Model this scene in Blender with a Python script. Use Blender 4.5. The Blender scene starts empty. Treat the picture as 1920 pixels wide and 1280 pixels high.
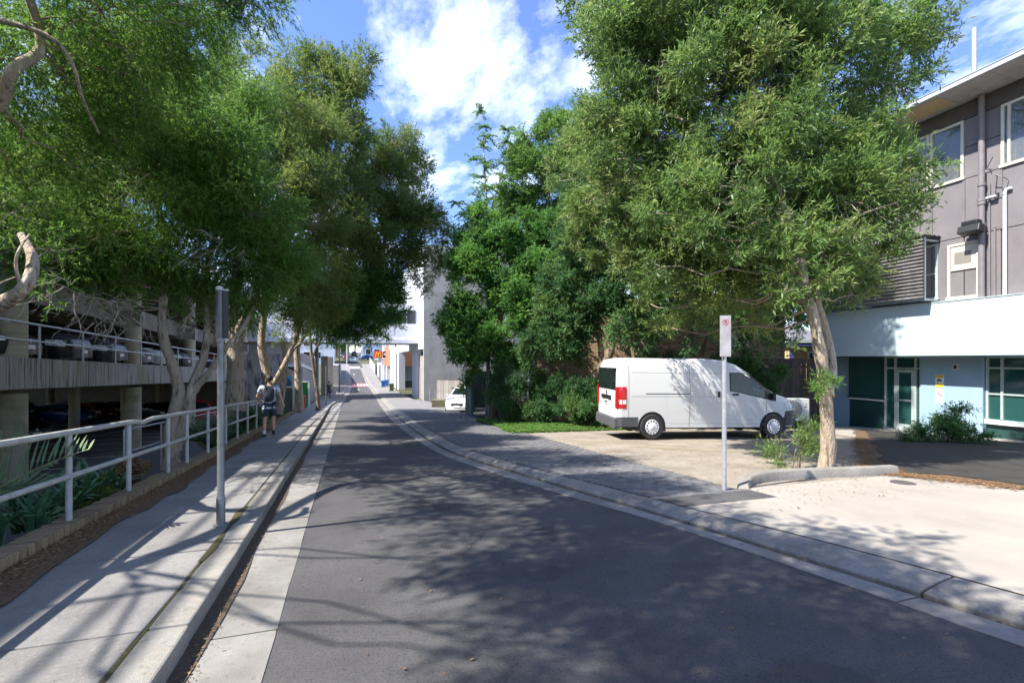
import bpy, bmesh, math, random
import numpy as np
from mathutils import Vector, Matrix
random.seed(7); RNG = np.random.default_rng(11)
S = bpy.context.scene
COL = S.collection
R = math.radians

# ---------------------------------------------------------------- camera (x = across the street, y = along it)
EYE = 1.55; YAW = R(20); FPX = 853.0
cd = bpy.data.cameras.new('camera'); cam = bpy.data.objects.new('camera', cd); COL.objects.link(cam)
cd.sensor_width = 36; cd.lens = 36*FPX/1920; cd.shift_y = 35/1920
cd.clip_start = 0.05; cd.clip_end = 3000
cam.location = (0, 0, EYE); cam.rotation_euler = (R(90), 0, -YAW)
S.camera = cam

# ---------------------------------------------------------------- sky and sun
SUN_EL = R(50); SUNV = Vector((-1, -0.107, 0)).normalized()*math.cos(SUN_EL) + Vector((0, 0, math.sin(SUN_EL)))
w = bpy.data.worlds.new('World'); S.world = w; w.use_nodes = True
nt = w.node_tree; N = nt.nodes; LK = nt.links; N.clear()
def wn(t, **k):
    n = N.new(t)
    for a, b in k.items(): setattr(n, a, b)
    return n
sky = wn('ShaderNodeTexSky', sky_type='NISHITA', sun_disc=False, sun_elevation=SUN_EL,
         sun_rotation=math.atan2(SUNV.x, SUNV.y), air_density=1.0, dust_density=0.3, ozone_density=2.5)
hs = wn('ShaderNodeHueSaturation'); hs.inputs['Hue'].default_value = .515; hs.inputs['Saturation'].default_value = 1.22; hs.inputs['Value'].default_value = 0.92
LK.new(sky.outputs[0], hs.inputs['Color'])
geo = wn('ShaderNodeTexCoord')
sep = wn('ShaderNodeSeparateXYZ'); LK.new(geo.outputs['Generated'], sep.inputs[0])
def mth(op, a, b=None):
    m = wn('ShaderNodeMath', operation=op)
    for i, v in enumerate((a, b)):
        if v is None: continue
        if isinstance(v, (int, float)): m.inputs[i].default_value = v
        else: LK.new(v, m.inputs[i])
    return m.outputs[0]
zz = mth('ADD', mth('MAXIMUM', sep.outputs['Z'], 0.0), 0.12)
cmb = wn('ShaderNodeCombineXYZ'); LK.new(mth('DIVIDE', sep.outputs['X'], zz), cmb.inputs[0]); LK.new(mth('DIVIDE', sep.outputs['Y'], zz), cmb.inputs[1])
mp = wn('ShaderNodeMapping'); mp.inputs['Rotation'].default_value = (0, 0, R(30)); mp.inputs['Scale'].default_value = (1.0, 0.62, 1); mp.inputs['Location'].default_value = (4.0, 2.62, 0)
LK.new(cmb.outputs[0], mp.inputs[0])
n1 = wn('ShaderNodeTexNoise'); n1.inputs['Scale'].default_value = 3.0; n1.inputs['Detail'].default_value = 9; n1.inputs['Roughness'].default_value = 0.62; n1.inputs['Distortion'].default_value = 0.1
LK.new(mp.outputs[0], n1.inputs['Vector'])
n2 = wn('ShaderNodeTexNoise'); n2.inputs['Scale'].default_value = 11; n2.inputs['Detail'].default_value = 6; n2.inputs['Roughness'].default_value = 0.6
LK.new(mp.outputs[0], n2.inputs['Vector'])
cr = wn('ShaderNodeValToRGB'); cr.color_ramp.elements[0].position = 0.495; cr.color_ramp.elements[0].color = (0.06, 0.06, 0.06, 1)
cr.color_ramp.elements[1].position = 0.64; cr.color_ramp.elements[1].color = (0.86, 0.86, 0.86, 1)
LK.new(mth('ADD', mth('MULTIPLY', n1.outputs['Fac'], 0.8), mth('MULTIPLY', n2.outputs['Fac'], 0.22)), cr.inputs[0])
mx = wn('ShaderNodeMix', data_type='RGBA'); LK.new(cr.outputs[0], mx.inputs[0]); LK.new(hs.outputs[0], mx.inputs[6])
mx.inputs[7].default_value = (4.3, 4.7, 5.5, 1)
bg = wn('ShaderNodeBackground'); bg.inputs[1].default_value = 0.15; LK.new(mx.outputs[2], bg.inputs[0])
wo = wn('ShaderNodeOutputWorld'); LK.new(bg.outputs[0], wo.inputs[0])
sl = bpy.data.lights.new('sun', 'SUN'); sl.energy = 4.6; sl.angle = R(0.53); sl.color = (1, 0.955, 0.88)
so = bpy.data.objects.new('sun', sl); COL.objects.link(so); so.rotation_euler = SUNV.to_track_quat('Z', 'Y').to_euler(); so.location = (0, 0, 40)
S.view_settings.view_transform = 'Standard'; S.view_settings.look = 'None'; S.view_settings.gamma = 1
S.view_settings.use_curve_mapping = False; S.view_settings.exposure = 1.28

# ---------------------------------------------------------------- helpers
PR = [(-60, 3.15), (0, 0), (45, -2.367), (52, -2.58), (62, -2.65), (80, -2.65), (87, -2.45), (121, .1), (135, .95), (160, 2.5), (200, 4.0), (400, 8)]
def interp(T, x):
    if x <= T[0][0]: return T[0][1]
    for (a, b), (c, d) in zip(T, T[1:]):
        if x <= c: return b+(d-b)*(x-a)/(c-a)
    return T[-1][1]
def zg(x, y):
    f = min(1, max(0, (60-y)/25)); return interp(PR, y)-.026*min(20, max(-6, x))*f
CT, ST = math.cos(YAW), math.sin(YAW)
def at(px, py, D):                      # world point seen at a photo pixel at depth D
    X = (px-960)/FPX*D
    return Vector((X*CT+D*ST, D*CT-X*ST, EYE-(py-675)/FPX*D))
def rot2(x, y, a): return x*math.cos(a)-y*math.sin(a), x*math.sin(a)+y*math.cos(a)

class MB:
    def __init__(s): s.v = []; s.f = []; s.m = []; s.mi = 0
    def add(s, vs, fs):
        o = len(s.v); s.v += [tuple(v) for v in vs]
        for f in fs: s.f.append(tuple(i+o for i in f)); s.m.append(s.mi)
        return s
    def box(s, c, d, rz=0, tilt=None):
        M = Matrix.Rotation(rz, 3, 'Z')
        if tilt is not None: M = tilt
        vs = [Vector(c)+M@Vector((x*d[0]/2, y*d[1]/2, z*d[2]/2)) for z in (-1, 1) for x, y in ((-1, -1), (1, -1), (1, 1), (-1, 1))]
        return s.add(vs, [(3, 2, 1, 0), (4, 5, 6, 7), (0, 1, 5, 4), (1, 2, 6, 5), (2, 3, 7, 6), (3, 0, 4, 7)])
    def box2(s, a, b):
        return s.box([(a[i]+b[i])/2 for i in range(3)], [abs(b[i]-a[i]) for i in range(3)])
    def prism(s, poly, z0, z1):         # polygon in xy, extruded in z
        n = len(poly)
        s.add([(x, y, z0) for x, y in poly]+[(x, y, z1) for x, y in poly],
              [tuple(range(n))[::-1], tuple(range(n, 2*n))]+[(i, (i+1) % n, (i+1) % n+n, i+n) for i in range(n)])
        return s
    def slabq(s, p, q, r, t, n):        # quad p q r t thickened by vector n
        n = Vector(n); a = [Vector(v) for v in (p, q, r, t)]
        return s.add(a+[v+n for v in a], [(3, 2, 1, 0), (4, 5, 6, 7), (0, 1, 5, 4), (1, 2, 6, 5), (2, 3, 7, 6), (3, 0, 4, 7)])
    def tube(s, pts, rad, n=8, cap=True, jit=0):
        pts = [Vector(p) for p in pts]; k = len(pts)
        if isinstance(rad, (int, float)): rad = [rad]*k
        o = len(s.v); up = None
        for i, p in enumerate(pts):
            d = (pts[min(i+1, k-1)]-pts[max(i-1, 0)]).normalized()
            if up is None: up = Vector((0, 0, 1)) if abs(d.z) < .9 else Vector((1, 0, 0))
            a = d.cross(up).normalized(); b = a.cross(d).normalized(); up = b
            for j in range(n):
                t = 2*math.pi*j/n; rr = rad[i]*(1+(random.uniform(-jit, jit) if jit else 0))
                s.v.append(tuple(p+(a*math.cos(t)+b*math.sin(t))*rr))
        for i in range(k-1):
            for j in range(n):
                j2 = (j+1) % n
                s.f.append((o+i*n+j, o+i*n+j2, o+(i+1)*n+j2, o+(i+1)*n+j)); s.m.append(s.mi)
        if cap:
            s.f.append(tuple(o+j for j in range(n))[::-1]); s.m.append(s.mi)
            s.f.append(tuple(o+(k-1)*n+j for j in range(n))); s.m.append(s.mi)
        return s
    def cyl(s, a, b, r, n=16): return s.tube([a, b], r, n)
    def lathe(s, c, axis, prof, n=20):  # prof: (r, h) along the axis
        ax = Vector(axis).normalized(); u = ax.orthogonal().normalized(); v = ax.cross(u); c = Vector(c); o = len(s.v)
        for r_, h in prof:
            for j in range(n):
                t = 2*math.pi*j/n; s.v.append(tuple(c+ax*h+(u*math.cos(t)+v*math.sin(t))*r_))
        for i in range(len(prof)-1):
            for j in range(n):
                j2 = (j+1) % n; s.f.append((o+i*n+j, o+i*n+j2, o+(i+1)*n+j2, o+(i+1)*n+j)); s.m.append(s.mi)
        s.f.append(tuple(o+j for j in range(n))[::-1]); s.m.append(s.mi)
        s.f.append(tuple(o+(len(prof)-1)*n+j for j in range(n))); s.m.append(s.mi)
        return s
    def build(s, name, mat, parent=None, smooth=False, recalc=True, bevel=0):
        me = bpy.data.meshes.new(name); me.from_pydata(s.v, [], s.f)
        mats = mat if isinstance(mat, (list, tuple)) else [mat]
        for m in mats: me.materials.append(m)
        if len(mats) > 1: me.polygons.foreach_set('material_index', s.m)
        if recalc:
            bm = bmesh.new(); bm.from_mesh(me); bmesh.ops.recalc_face_normals(bm, faces=bm.faces); bm.to_mesh(me); bm.free()
        if smooth: me.polygons.foreach_set('use_smooth', [True]*len(me.polygons))
        o = bpy.data.objects.new(name, me); COL.objects.link(o)
        if bevel:
            b = o.modifiers.new('bevel', 'BEVEL'); b.width = bevel; b.segments = 2; b.limit_method = 'ANGLE'; b.angle_limit = R(40)
        if smooth:
            try: me.set_sharp_from_angle(angle=R(42))
            except Exception: pass
        if parent: o.parent = parent
        return o
def tag(o, label=None, cat=None, group=None, kind=None):
    if label: o['label'] = label
    if cat: o['category'] = cat
    if group: o['group'] = group
    if kind: o['kind'] = kind
    return o
def empty(name, loc, label, cat, rz=0, group=None):
    o = bpy.data.objects.new(name, None); COL.objects.link(o); o.location = loc; o.rotation_euler = (0, 0, rz); o.empty_display_size = .2
    return tag(o, label, cat, group)
def struct(o): o['kind'] = 'structure'; return o
def kids(o): return [c for c in bpy.data.objects if c.parent == o]
def linkcopy(src, parent, loc=(0, 0, 0), rot=(0, 0, 0), sc=(1, 1, 1)):
    c = src.copy(); COL.objects.link(c); c.parent = parent; c.location = loc; c.rotation_euler = rot; c.scale = sc; return c

# ---------------------------------------------------------------- materials
def mat(name, c1, c2=None, scale=4.0, rough=.7, bump=0.0, bscale=None, metal=0, c3=None, coat=0, detail=6, coord='Object', stretch=None,
        rnd=0, lo=.35, hi=.65, spec=.5, emit=None, alpha=None, trans=0, bdist=.01):
    m = bpy.data.materials.new(name); m.use_nodes = True; t = m.node_tree; n = t.nodes; l = t.links
    b = n['Principled BSDF']; b.inputs['Roughness'].default_value = rough; b.inputs['Metallic'].default_value = metal
    b.inputs['Specular IOR Level'].default_value = spec
    if coat: b.inputs['Coat Weight'].default_value = coat; b.inputs['Coat Roughness'].default_value = .06
    if trans: b.inputs['Transmission Weight'].default_value = trans
    b.inputs['Base Color'].default_value = (*c1, 1)
    tc = n.new('ShaderNodeTexCoord'); src = tc.outputs[coord]
    if stretch:
        mpn = n.new('ShaderNodeMapping'); mpn.inputs['Scale'].default_value = stretch; l.new(src, mpn.inputs[0]); src = mpn.outputs[0]
    colsock = None
    if c2 is not None:
        no = n.new('ShaderNodeTexNoise'); no.inputs['Scale'].default_value = scale; no.inputs['Detail'].default_value = detail; no.inputs['Roughness'].default_value = .62
        l.new(src, no.inputs['Vector'])
        r = n.new('ShaderNodeValToRGB'); e = r.color_ramp.elements
        e[0].position = lo; e[0].color = (*c1, 1); e[1].position = hi; e[1].color = (*c2, 1)
        if c3 is not None: q = e.new((lo+hi)/2+.08); q.color = (*c3, 1)
        l.new(no.outputs['Fac'], r.inputs[0]); colsock = r.outputs[0]
    if rnd:
        oi = n.new('ShaderNodeObjectInfo'); h = n.new('ShaderNodeHueSaturation'); mr = n.new('ShaderNodeMapRange')
        mr.inputs[3].default_value = 1-rnd; mr.inputs[4].default_value = 1+rnd; l.new(oi.outputs['Random'], mr.inputs[0]); l.new(mr.outputs[0], h.inputs['Value'])
        if colsock: l.new(colsock, h.inputs['Color'])
        else: h.inputs['Color'].default_value = (*c1, 1)
        colsock = h.outputs[0]
    if colsock: l.new(colsock, b.inputs['Base Color'])
    if bump:
        nb = n.new('ShaderNodeTexNoise'); nb.inputs['Scale'].default_value = bscale or scale*4; nb.inputs['Detail'].default_value = 5; l.new(src, nb.inputs['Vector'])
        bp = n.new('ShaderNodeBump'); bp.inputs['Strength'].default_value = bump; bp.inputs['Distance'].default_value = bdist
        l.new(nb.outputs['Fac'], bp.inputs['Height']); l.new(bp.outputs[0], b.inputs['Normal'])
    if emit: b.inputs['Emission Color'].default_value = (*emit, 1); b.inputs['Emission Strength'].default_value = 1
    return m
def addlayer(m, color, scale, lo, hi, amount=1, stretch=None, detail=5, kind='noise'):
    """a second pattern mixed over the base colour of m (speckle, stain, moss)"""
    t = m.node_tree; n = t.nodes; l = t.links; b = n['Principled BSDF']; inp = b.inputs['Base Color']
    mixn = n.new('ShaderNodeMix'); mixn.data_type = 'RGBA'
    if inp.links: l.new(inp.links[0].from_socket, mixn.inputs[6])
    else: mixn.inputs[6].default_value = inp.default_value
    mixn.inputs[7].default_value = (*color, 1)
    tc = n.new('ShaderNodeTexCoord'); src = tc.outputs['Object']
    if stretch:
        mpn = n.new('ShaderNodeMapping'); mpn.inputs['Scale'].default_value = stretch; l.new(src, mpn.inputs[0]); src = mpn.outputs[0]
    if kind == 'noise':
        no = n.new('ShaderNodeTexNoise'); no.inputs['Detail'].default_value = detail; out = 'Fac'
    else:
        no = n.new('ShaderNodeTexVoronoi'); out = 'Color' if kind == 'cell' else 'Distance'
    no.inputs['Scale'].default_value = scale; l.new(src, no.inputs['Vector'])
    mr = n.new('ShaderNodeMapRange'); mr.inputs[1].default_value = lo; mr.inputs[2].default_value = hi; mr.inputs[4].default_value = amount
    l.new(no.outputs[out], mr.inputs[0]); l.new(mr.outputs[0], mixn.inputs[0]); l.new(mixn.outputs[2], inp)
    return m
def leafmat(name, cols, trans=.38, rough=.55):
    m = bpy.data.materials.new(name); m.use_nodes = True; t = m.node_tree; n = t.nodes; l = t.links
    b = n['Principled BSDF']; b.inputs['Roughness'].default_value = rough; b.inputs['Specular IOR Level'].default_value = .35
    a = n.new('ShaderNodeAttribute'); a.attribute_name = 'tint'; r = n.new('ShaderNodeValToRGB'); e = r.color_ramp.elements
    k = len(cols); e[0].position = 0; e[0].color = (*cols[0], 1); e[1].position = 1; e[1].color = (*cols[-1], 1)
    for i in range(1, k-1): q = e.new(i/(k-1)); q.color = (*cols[i], 1)
    l.new(a.outputs['Fac'], r.inputs[0]); l.new(r.outputs[0], b.inputs['Base Color'])
    tr = n.new('ShaderNodeBsdfTranslucent'); hsv = n.new('ShaderNodeHueSaturation'); hsv.inputs['Value'].default_value = 1.55; hsv.inputs['Hue'].default_value = .485
    l.new(r.outputs[0], hsv.inputs['Color']); l.new(hsv.outputs[0], tr.inputs[0])
    ms = n.new('ShaderNodeMixShader'); ms.inputs[0].default_value = trans; l.new(b.outputs[0], ms.inputs[1]); l.new(tr.outputs[0], ms.inputs[2])
    l.new(ms.outputs[0], n['Material Output'].inputs[0]); return m

asphalt = mat('asphalt', (.070, .067, .069), (.112, .108, .107), 1.6, .85, .55, 260, detail=9, lo=.3, hi=.72, spec=.3)
addlayer(asphalt, (.26, .25, .24), 170, .0, .16, .0); addlayer(asphalt, (.04, .04, .042), 90, .5, .62, .55); addlayer(asphalt, (.17, .165, .16), 120, .62, .70, .6, detail=2); addlayer(asphalt, (.03, .03, .032), 55, .62, .68, .6, detail=2); addlayer(asphalt, (.035, .033, .034), .9, .60, .64, .35)
addlayer(asphalt, (.13, .127, .122), 1.1, .5, .75, .35, (1, .12, 1))
conc = mat('pale_concrete', (.20, .186, .165), (.29, .272, .24), 2.2, .85, .35, 120, detail=9, rnd=.07)
addlayer(conc, (.12, .108, .09), 1.7, .52, .72, .6); addlayer(conc, (.33, .31, .28), 34, .5, .66, .5); addlayer(conc, (.13, .12, .10), 22, .58, .70, .55, detail=8); addlayer(conc, (.24, .225, .2), 160, .56, .66, .5)
gutc = mat('gutter_concrete', (.19, .18, .163), (.28, .263, .24), 1.8, .85, .3, 140, detail=8, rnd=.06)
addlayer(gutc, (.11, .098, .083), 1.4, .5, .72, .65); addlayer(gutc, (.13, .12, .10), 20, .56, .70, .6, detail=8); addlayer(gutc, (.2, .19, .17), 150, .56, .66, .5)
joint = mat('joint_dirt', (.06, .05, .035), (.12, .10, .06), 30, .95)
footc = mat('footpath_concrete', (.17, .164, .160), (.235, .226, .215), 1.5, .88, .35, 150, detail=9, rnd=.06)
addlayer(footc, (.105, .098, .09), 1.0, .5, .75, .55); addlayer(footc, (.10, .095, .088), 24, .57, .70, .55, detail=8); addlayer(footc, (.28, .27, .26), 40, .54, .68, .45); addlayer(footc, (.42, .40, .38), 200, .6, .68, .5)
moss = mat('moss', (.05, .065, .01), (.10, .095, .022), 25, .95, .6, 200, c3=(.06, .045, .025))
pavm = mat('dark_paver', (.125, .123, .126), (.175, .172, .174), 9, .85, .4, 140, rnd=.22)
sandc = mat('sandy_concrete', (.235, .205, .165), (.31, .275, .225), 1.3, .9, .4, 130, detail=9)
addlayer(sandc, (.25, .19, .12), 5, .54, .66, .6); addlayer(sandc, (.2, .15, .09), 60, .6, .68, .7); addlayer(sandc, (.13, .10, .07), 1.4, .52, .7, .45)
apronc = mat('forecourt_concrete', (.29, .262, .222), (.36, .328, .282), .9, .9, .3, 130, detail=9)
addlayer(apronc, (.36, .30, .24), 3, .56, .7, .5); addlayer(apronc, (.26, .2, .14), 70, .63, .68, .6)
soil = mat('garden_soil', (.035, .027, .018), (.075, .055, .035), 6, .95, .8, 60)
mulch = mat('leaf_mulch', (.10, .055, .028), (.20, .125, .07), 28, .95, 1.0, 90, c3=(.15, .09, .05), detail=9)
grassg = mat('rough_ground', (.05, .06, .025), (.09, .085, .045), 3, .95, .5, 50)
brick = mat('weathered_brick', (.17, .12, .065), (.27, .2, .12), 14, .9, .6, 90, rnd=.22)
addlayer(brick, (.10, .10, .04), 6, .5, .7, .6)
creamb = mat('cream_brick', (.40, .28, .17), (.56, .41, .27), 8, .9, .4, 80, rnd=.12)
mortar = mat('mortar', (.13, .11, .09), (.19, .165, .14), 20, .95)
cpc = mat('stained_concrete', (.28, .25, .225), (.42, .385, .35), 2.5, .9, .4, 60, detail=8, stretch=(.8, 3.2, .22))
addlayer(cpc, (.045, .038, .034), 3.0, .5, .66, .85, (1, 4.2, .28)); addlayer(cpc, (.20, .22, .08), .5, .52, .66, .7)
dcon = mat('plain_concrete', (.28, .245, .205), (.37, .325, .28), 2, .9, .3, 60)  # mottled warm grey concrete of decks, beams and plain walls
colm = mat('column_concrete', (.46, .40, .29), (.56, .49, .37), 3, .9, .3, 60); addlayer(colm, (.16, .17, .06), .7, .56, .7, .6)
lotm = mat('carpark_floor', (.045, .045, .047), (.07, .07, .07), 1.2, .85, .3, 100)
galv = mat('galvanised_steel', (.42, .43, .44), (.56, .57, .58), 14, .5, .1, 80, metal=.55)
railp = mat('painted_rail', (.38, .37, .345), (.50, .49, .46), 9, .55, .15, 90); addlayer(railp, (.28, .25, .2), 12, .6, .7, .6)
polem = mat('grey_pole', (.17, .18, .185), (.26, .27, .275), 8, .42, metal=.5)
black = mat('black_plastic', (.015, .015, .017), None, rough=.45)
rubber = mat('tyre_rubber', (.018, .018, .018), (.03, .03, .03), 20, .85)
glass = mat('dark_glass', (.012, .016, .018), None, rough=.04, spec=.9)
carglass = mat('car_glass', (.012, .018, .018), None, rough=.03, spec=.6)
chrome = mat('alloy_metal', (.55, .56, .57), None, rough=.28, metal=.9)
lampg = mat('lamp_lens', (.75, .77, .8), None, rough=.08, spec=.9, coat=1)
redl = mat('red_lens', (.45, .01, .012), None, rough=.12, coat=1)
white = mat('white_paint', (.80, .80, .79), None, rough=.5)
line = mat('road_paint', (.62, .61, .58), (.75, .74, .72), 12, .8)
bark = mat('paper_bark', (.38, .31, .23), (.62, .54, .43), 5, .92, 1.0, 18, c3=(.40, .32, .235), detail=9, stretch=(1.6, 1.6, .35), bdist=.06)
addlayer(bark, (.10, .065, .04), 7, .56, .68, .8, (2, 2, .4))
bark2 = mat('brown_bark', (.13, .09, .06), (.28, .21, .14), 6, .92, 1.0, 20, stretch=(1.6, 1.6, .35), bdist=.06)
twigm = mat('grey_twig', (.20, .16, .12), (.34, .29, .24), 9, .9)
# ================================================================= ground, road, kerbs, footpath
aL = [(-40, -.46), (18, -.4), (41, -.36), (50, -.1), (62, .39), (79, .9), (116, .66), (200, .7)]
kL = [(-40, -.9), (4, -.88), (10, -.92), (20, -.98), (36, -1.1), (42, -.95), (48, -.67), (65, -.16), (79, .05), (127, 0), (200, 0)]
aR = [(-40, 4.6), (-6, 4.2), (0, 4.0), (1.5, 3.84), (2.6, 3.68), (4.32, 3.38), (5.3, 3.1), (6.57, 2.75), (7.75, 2.49), (8.82, 2.26), (10.0, 2.07), (11.5, 1.95), (14.7, 1.88), (18, 1.88), (22.1, 1.95), (35, 2.4), (51, 3.0), (81, 3.25), (116, 3.1), (200, 3.1)]
gR = [(-40, 4.95), (-6, 4.55), (0, 4.32), (1.6, 4.13), (3.1, 3.85), (4.33, 3.62), (5.69, 3.3), (6.8, 3.04), (7.9, 2.8), (8.9, 2.58), (10.1, 2.37), (11.5, 2.26), (14.2, 2.23), (18, 2.26), (22, 2.38), (35, 2.8), (51, 3.4), (81, 3.65), (116, 3.4), (200, 3.4)]
kR = [(-40, 5.4), (-6, 5.0), (0, 4.75), (1.8, 4.5), (3.1, 4.25), (4.31, 3.93), (6.0, 3.51), (7.24, 3.19), (8.31, 2.96), (9.94, 2.68), (11.4, 2.58), (14, 2.57), (18, 2.65), (21.5, 2.8), (35, 3.3), (49, 3.85), (76, 4.1), (115, 3.7), (200, 3.7)]
def smoothT(T):
    pts = []
    for i in range(len(T)-1):
        p0 = T[max(i-1, 0)]; p1 = T[i]; p2 = T[i+1]; p3 = T[min(i+2, len(T)-1)]
        m1 = (p2[1]-p0[1])/(p2[0]-p0[0])*(p2[0]-p1[0]); m2 = (p3[1]-p1[1])/(p3[0]-p1[0])*(p2[0]-p1[0])
        for k in range(6):
            t = k/6; h = (2*t**3-3*t*t+1)*p1[1]+(t**3-2*t*t+t)*m1+(-2*t**3+3*t*t)*p2[1]+(t**3-t*t)*m2
            pts.append((p1[0]+(p2[0]-p1[0])*t, h))
    return pts+[T[-1]]
aR, gR, kR = smoothT(aR), smoothT(gR), smoothT(kR)
def fn(T): return (lambda y: interp(T, y)) if isinstance(T, list) else ((lambda y: T) if isinstance(T, (int, float)) else T)
def ysteps(a, b):
    ys = [a]; 
    while ys[-1] < b-1e-6:
        y = ys[-1]; st = .3 if -1 < y < 14 else (.8 if y < 30 else 2.5)
        ys.append(min(b, y+st))
    return ys
def strip(name, L_, R_, y0, y1, dz, m, nx=2, skirt=0, parent=None, zf=None, edge=0):
    L_, R_ = fn(L_), fn(R_); ys = ysteps(y0, y1); b = MB(); zf = zf or (lambda x, y: zg(x, y)+dz); W = nx+1
    rows = []
    for y in ys:
        row = []
        for i in range(W):
            x = L_(y)+(R_(y)-L_(y))*i/nx
            if edge and i in (0, nx): x += random.uniform(-edge, edge)
            row.append((x, y, zf(x, y)))
        if skirt: row = [(row[0][0], y, row[0][2]-skirt)]+row+[(row[-1][0], y, row[-1][2]-skirt)]
        rows.append(row)
    n = len(rows[0]); vs = [v for r_ in rows for v in r_]
    fs = [(i*n+j, i*n+j+1, (i+1)*n+j+1, (i+1)*n+j) for i in range(len(rows)-1) for j in range(n-1)]
    if skirt: fs += [tuple(range(n))[::-1], tuple((len(rows)-1)*n+j for j in range(n))]
    b.add(vs, fs); return b.build(name, m, parent, recalc=bool(skirt))
def lotz(x, y): return -2.25-.0565*(min(y, 62)-24.3) - (0.02*(y-62) if y > 62 else 0)
# one base sheet out to the horizon; it steps down to the lower parking level left of the street
b = MB(); xs = [-1500, -300, -120, -60, -42, -30, -20, -12, -6, -4.2, -3.3, -2.66, -2.5, 0, 3, 6, 10, 16, 25, 40, 80, 300, 1500]
ys = [-900, -200, -60, -20] + [x*2 for x in range(-8, 70)] + [150, 160, 180, 200, 260, 400, 900, 2600]
def tz(x, y):
    if x <= -4.2: z = lotz(x, y)-.01 if y < 75 else interp(PR, y)-.06
    elif x <= -2.6: z = zg(x, y)+(.02 if x > -3 else -.28)
    else: z = zg(x, y)-.06
    return z
nx = len(xs)
b.add([(x, y, tz(x, y)) for y in ys for x in xs], [(i*nx+j, i*nx+j+1, (i+1)*nx+j+1, (i+1)*nx+j) for i in range(len(ys)-1) for j in range(nx-1)])
struct(b.build('ground', grassg, recalc=False))
road = struct(strip('road', aL, aR, -30, 200, 0.0, asphalt, 4, edge=.006))
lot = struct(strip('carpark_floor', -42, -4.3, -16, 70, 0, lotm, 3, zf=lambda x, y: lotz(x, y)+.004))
# bay lines on the lower parking floor
for y in [3+2.6*i for i in range(17)]:
    strip('bay_line', -13.2, -8.2, y, y+.09, 0, line, 2, parent=lot, zf=lambda x, y: lotz(x, y)+.009)
for x in (-13.2, -20.5, -25.6):
    strip('aisle_line', x, x+.09, 0, 58, 0, line, 1, parent=lot, zf=lambda x, y: lotz(x, y)+.009)

def pieces(parentname, childname, L_, R_, cuts, top, depth, m, gap=.008, nxp=2, bev=.008, basem=None, tail=None, zf=None):
    """paved run: a base strip (joint dirt) with separate stones/slabs standing proud of it"""
    L_, R_ = fn(L_), fn(R_)
    base = struct(strip(parentname, (lambda y: L_(y)+.012), (lambda y: R_(y)-.012), cuts[0], tail or cuts[-1], top-.018, basem or joint, 2, skirt=max(.02, depth-.03)))
    for a, c in zip(cuts, cuts[1:]):
        dzr = random.uniform(-.003, .003)
        o = strip(childname, (lambda y: L_(y)), (lambda y: R_(y)), a+gap, c-gap, top+dzr, m, nxp, skirt=depth, parent=base, edge=.0035, zf=zf)
        if bev and c < 20:
            md = o.modifiers.new('bevel', 'BEVEL'); md.width = bev; md.segments = 2; md.limit_method = 'ANGLE'; md.angle_limit = R(50)
    return base
cutsK = [-3.2, -.6, .6, 1.95, 3.22, 5.85, 8.4, 11, 13.6, 16.2, 18.8, 21.4, 24, 27, 30, 33, 36, 39, 42, 46, 50, 56, 62, 70, 80, 95, 127]
cutsF = [-3.2, -2, -.7, .6, 1.95, 3.22, 4.62, 6.0, 7.1, 8.4, 9.7, 11, 12.3, 13.6, 14.9, 16.2, 17.5, 18.8, 20.1, 21.4, 22.7, 24, 25.5, 27, 28.5, 30, 32, 34, 36, 39, 42, 46, 50, 56, 62, 70, 80, 95, 127]
kfun = lambda y: interp(kL, y)
pieces('left_kerb', 'kerb_stone', (lambda y: kfun(y)-.21), kfun, cutsK, .125, .3, conc, bev=.014)
pieces('footpath', 'concrete_slab', (lambda y: -2.5 if y < 30 else -2.6), (lambda y: kfun(y)-.235), cutsF, .122, .2, footc, nxp=3)
pieces('left_gutter', 'gutter_slab', (lambda y: kfun(y)+.0), (lambda y: interp(aL, y)), cutsK, .006, .1, gutc, bev=0)
struct(strip('moss_joint', (lambda y: kfun(y)-.233-.011*math.sin(y*3.1)), (lambda y: kfun(y)-.211+.01*math.sin(y*2.3)), -1, 24, .118, moss, 1, edge=.008))
struct(strip('moss_patch', (lambda y: kfun(y)-.238-.035*max(0, math.sin((y-4.2)*1.65))*abs(math.sin(y*9))), (lambda y: kfun(y)-.205+.03*max(0, math.sin((y-4.2)*1.65))*abs(math.sin(y*7+1))), 4.3, 6.1, .1285, moss, 2, edge=.02))
debris = mat('gutter_debris', (.05, .04, .03), (.12, .09, .055), 40, .95, 1, 120)
struct(strip('gutter_silt', (lambda y: kfun(y)-.004), (lambda y: kfun(y)+.10+.02*math.sin(y*2.1)), .5, 45, .0125, debris, 2, edge=.008))
cutR = [-3, -.4, 2.15, 4.18, 6.5, 7.75, 9.8, 12, 14.4, 17, 19.6, 22.5, 26, 30, 34, 38, 42, 46, 52, 60, 70, 80, 95, 115]
pieces('right_gutter', 'gutter_slab', aR, (lambda y: interp(gR, y)-.035), cutR, .006, .1, gutc, bev=0)
struct(strip('gutter_channel', (lambda y: interp(gR, y)-.04), (lambda y: interp(gR, y)+.01), -2, 46, -.004, debris, 1, edge=.006))
def rollz(x, y):
    a, c = interp(gR, y), interp(kR, y); t = min(1, max(0, (x-a)/(c-a))); return zg(x, y)+.036+.064*(1-(1-t)**1.7)
pieces('right_kerb', 'kerb_stone', gR, kR, cutR, .04, .2, conc, bev=.012, nxp=5, zf=rollz)
struct(strip('verge_seam', (lambda y: interp(kR, y)-.002), (lambda y: interp(kR, y)+.016), -2, 46, .092, joint, 1, edge=.003))
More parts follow.
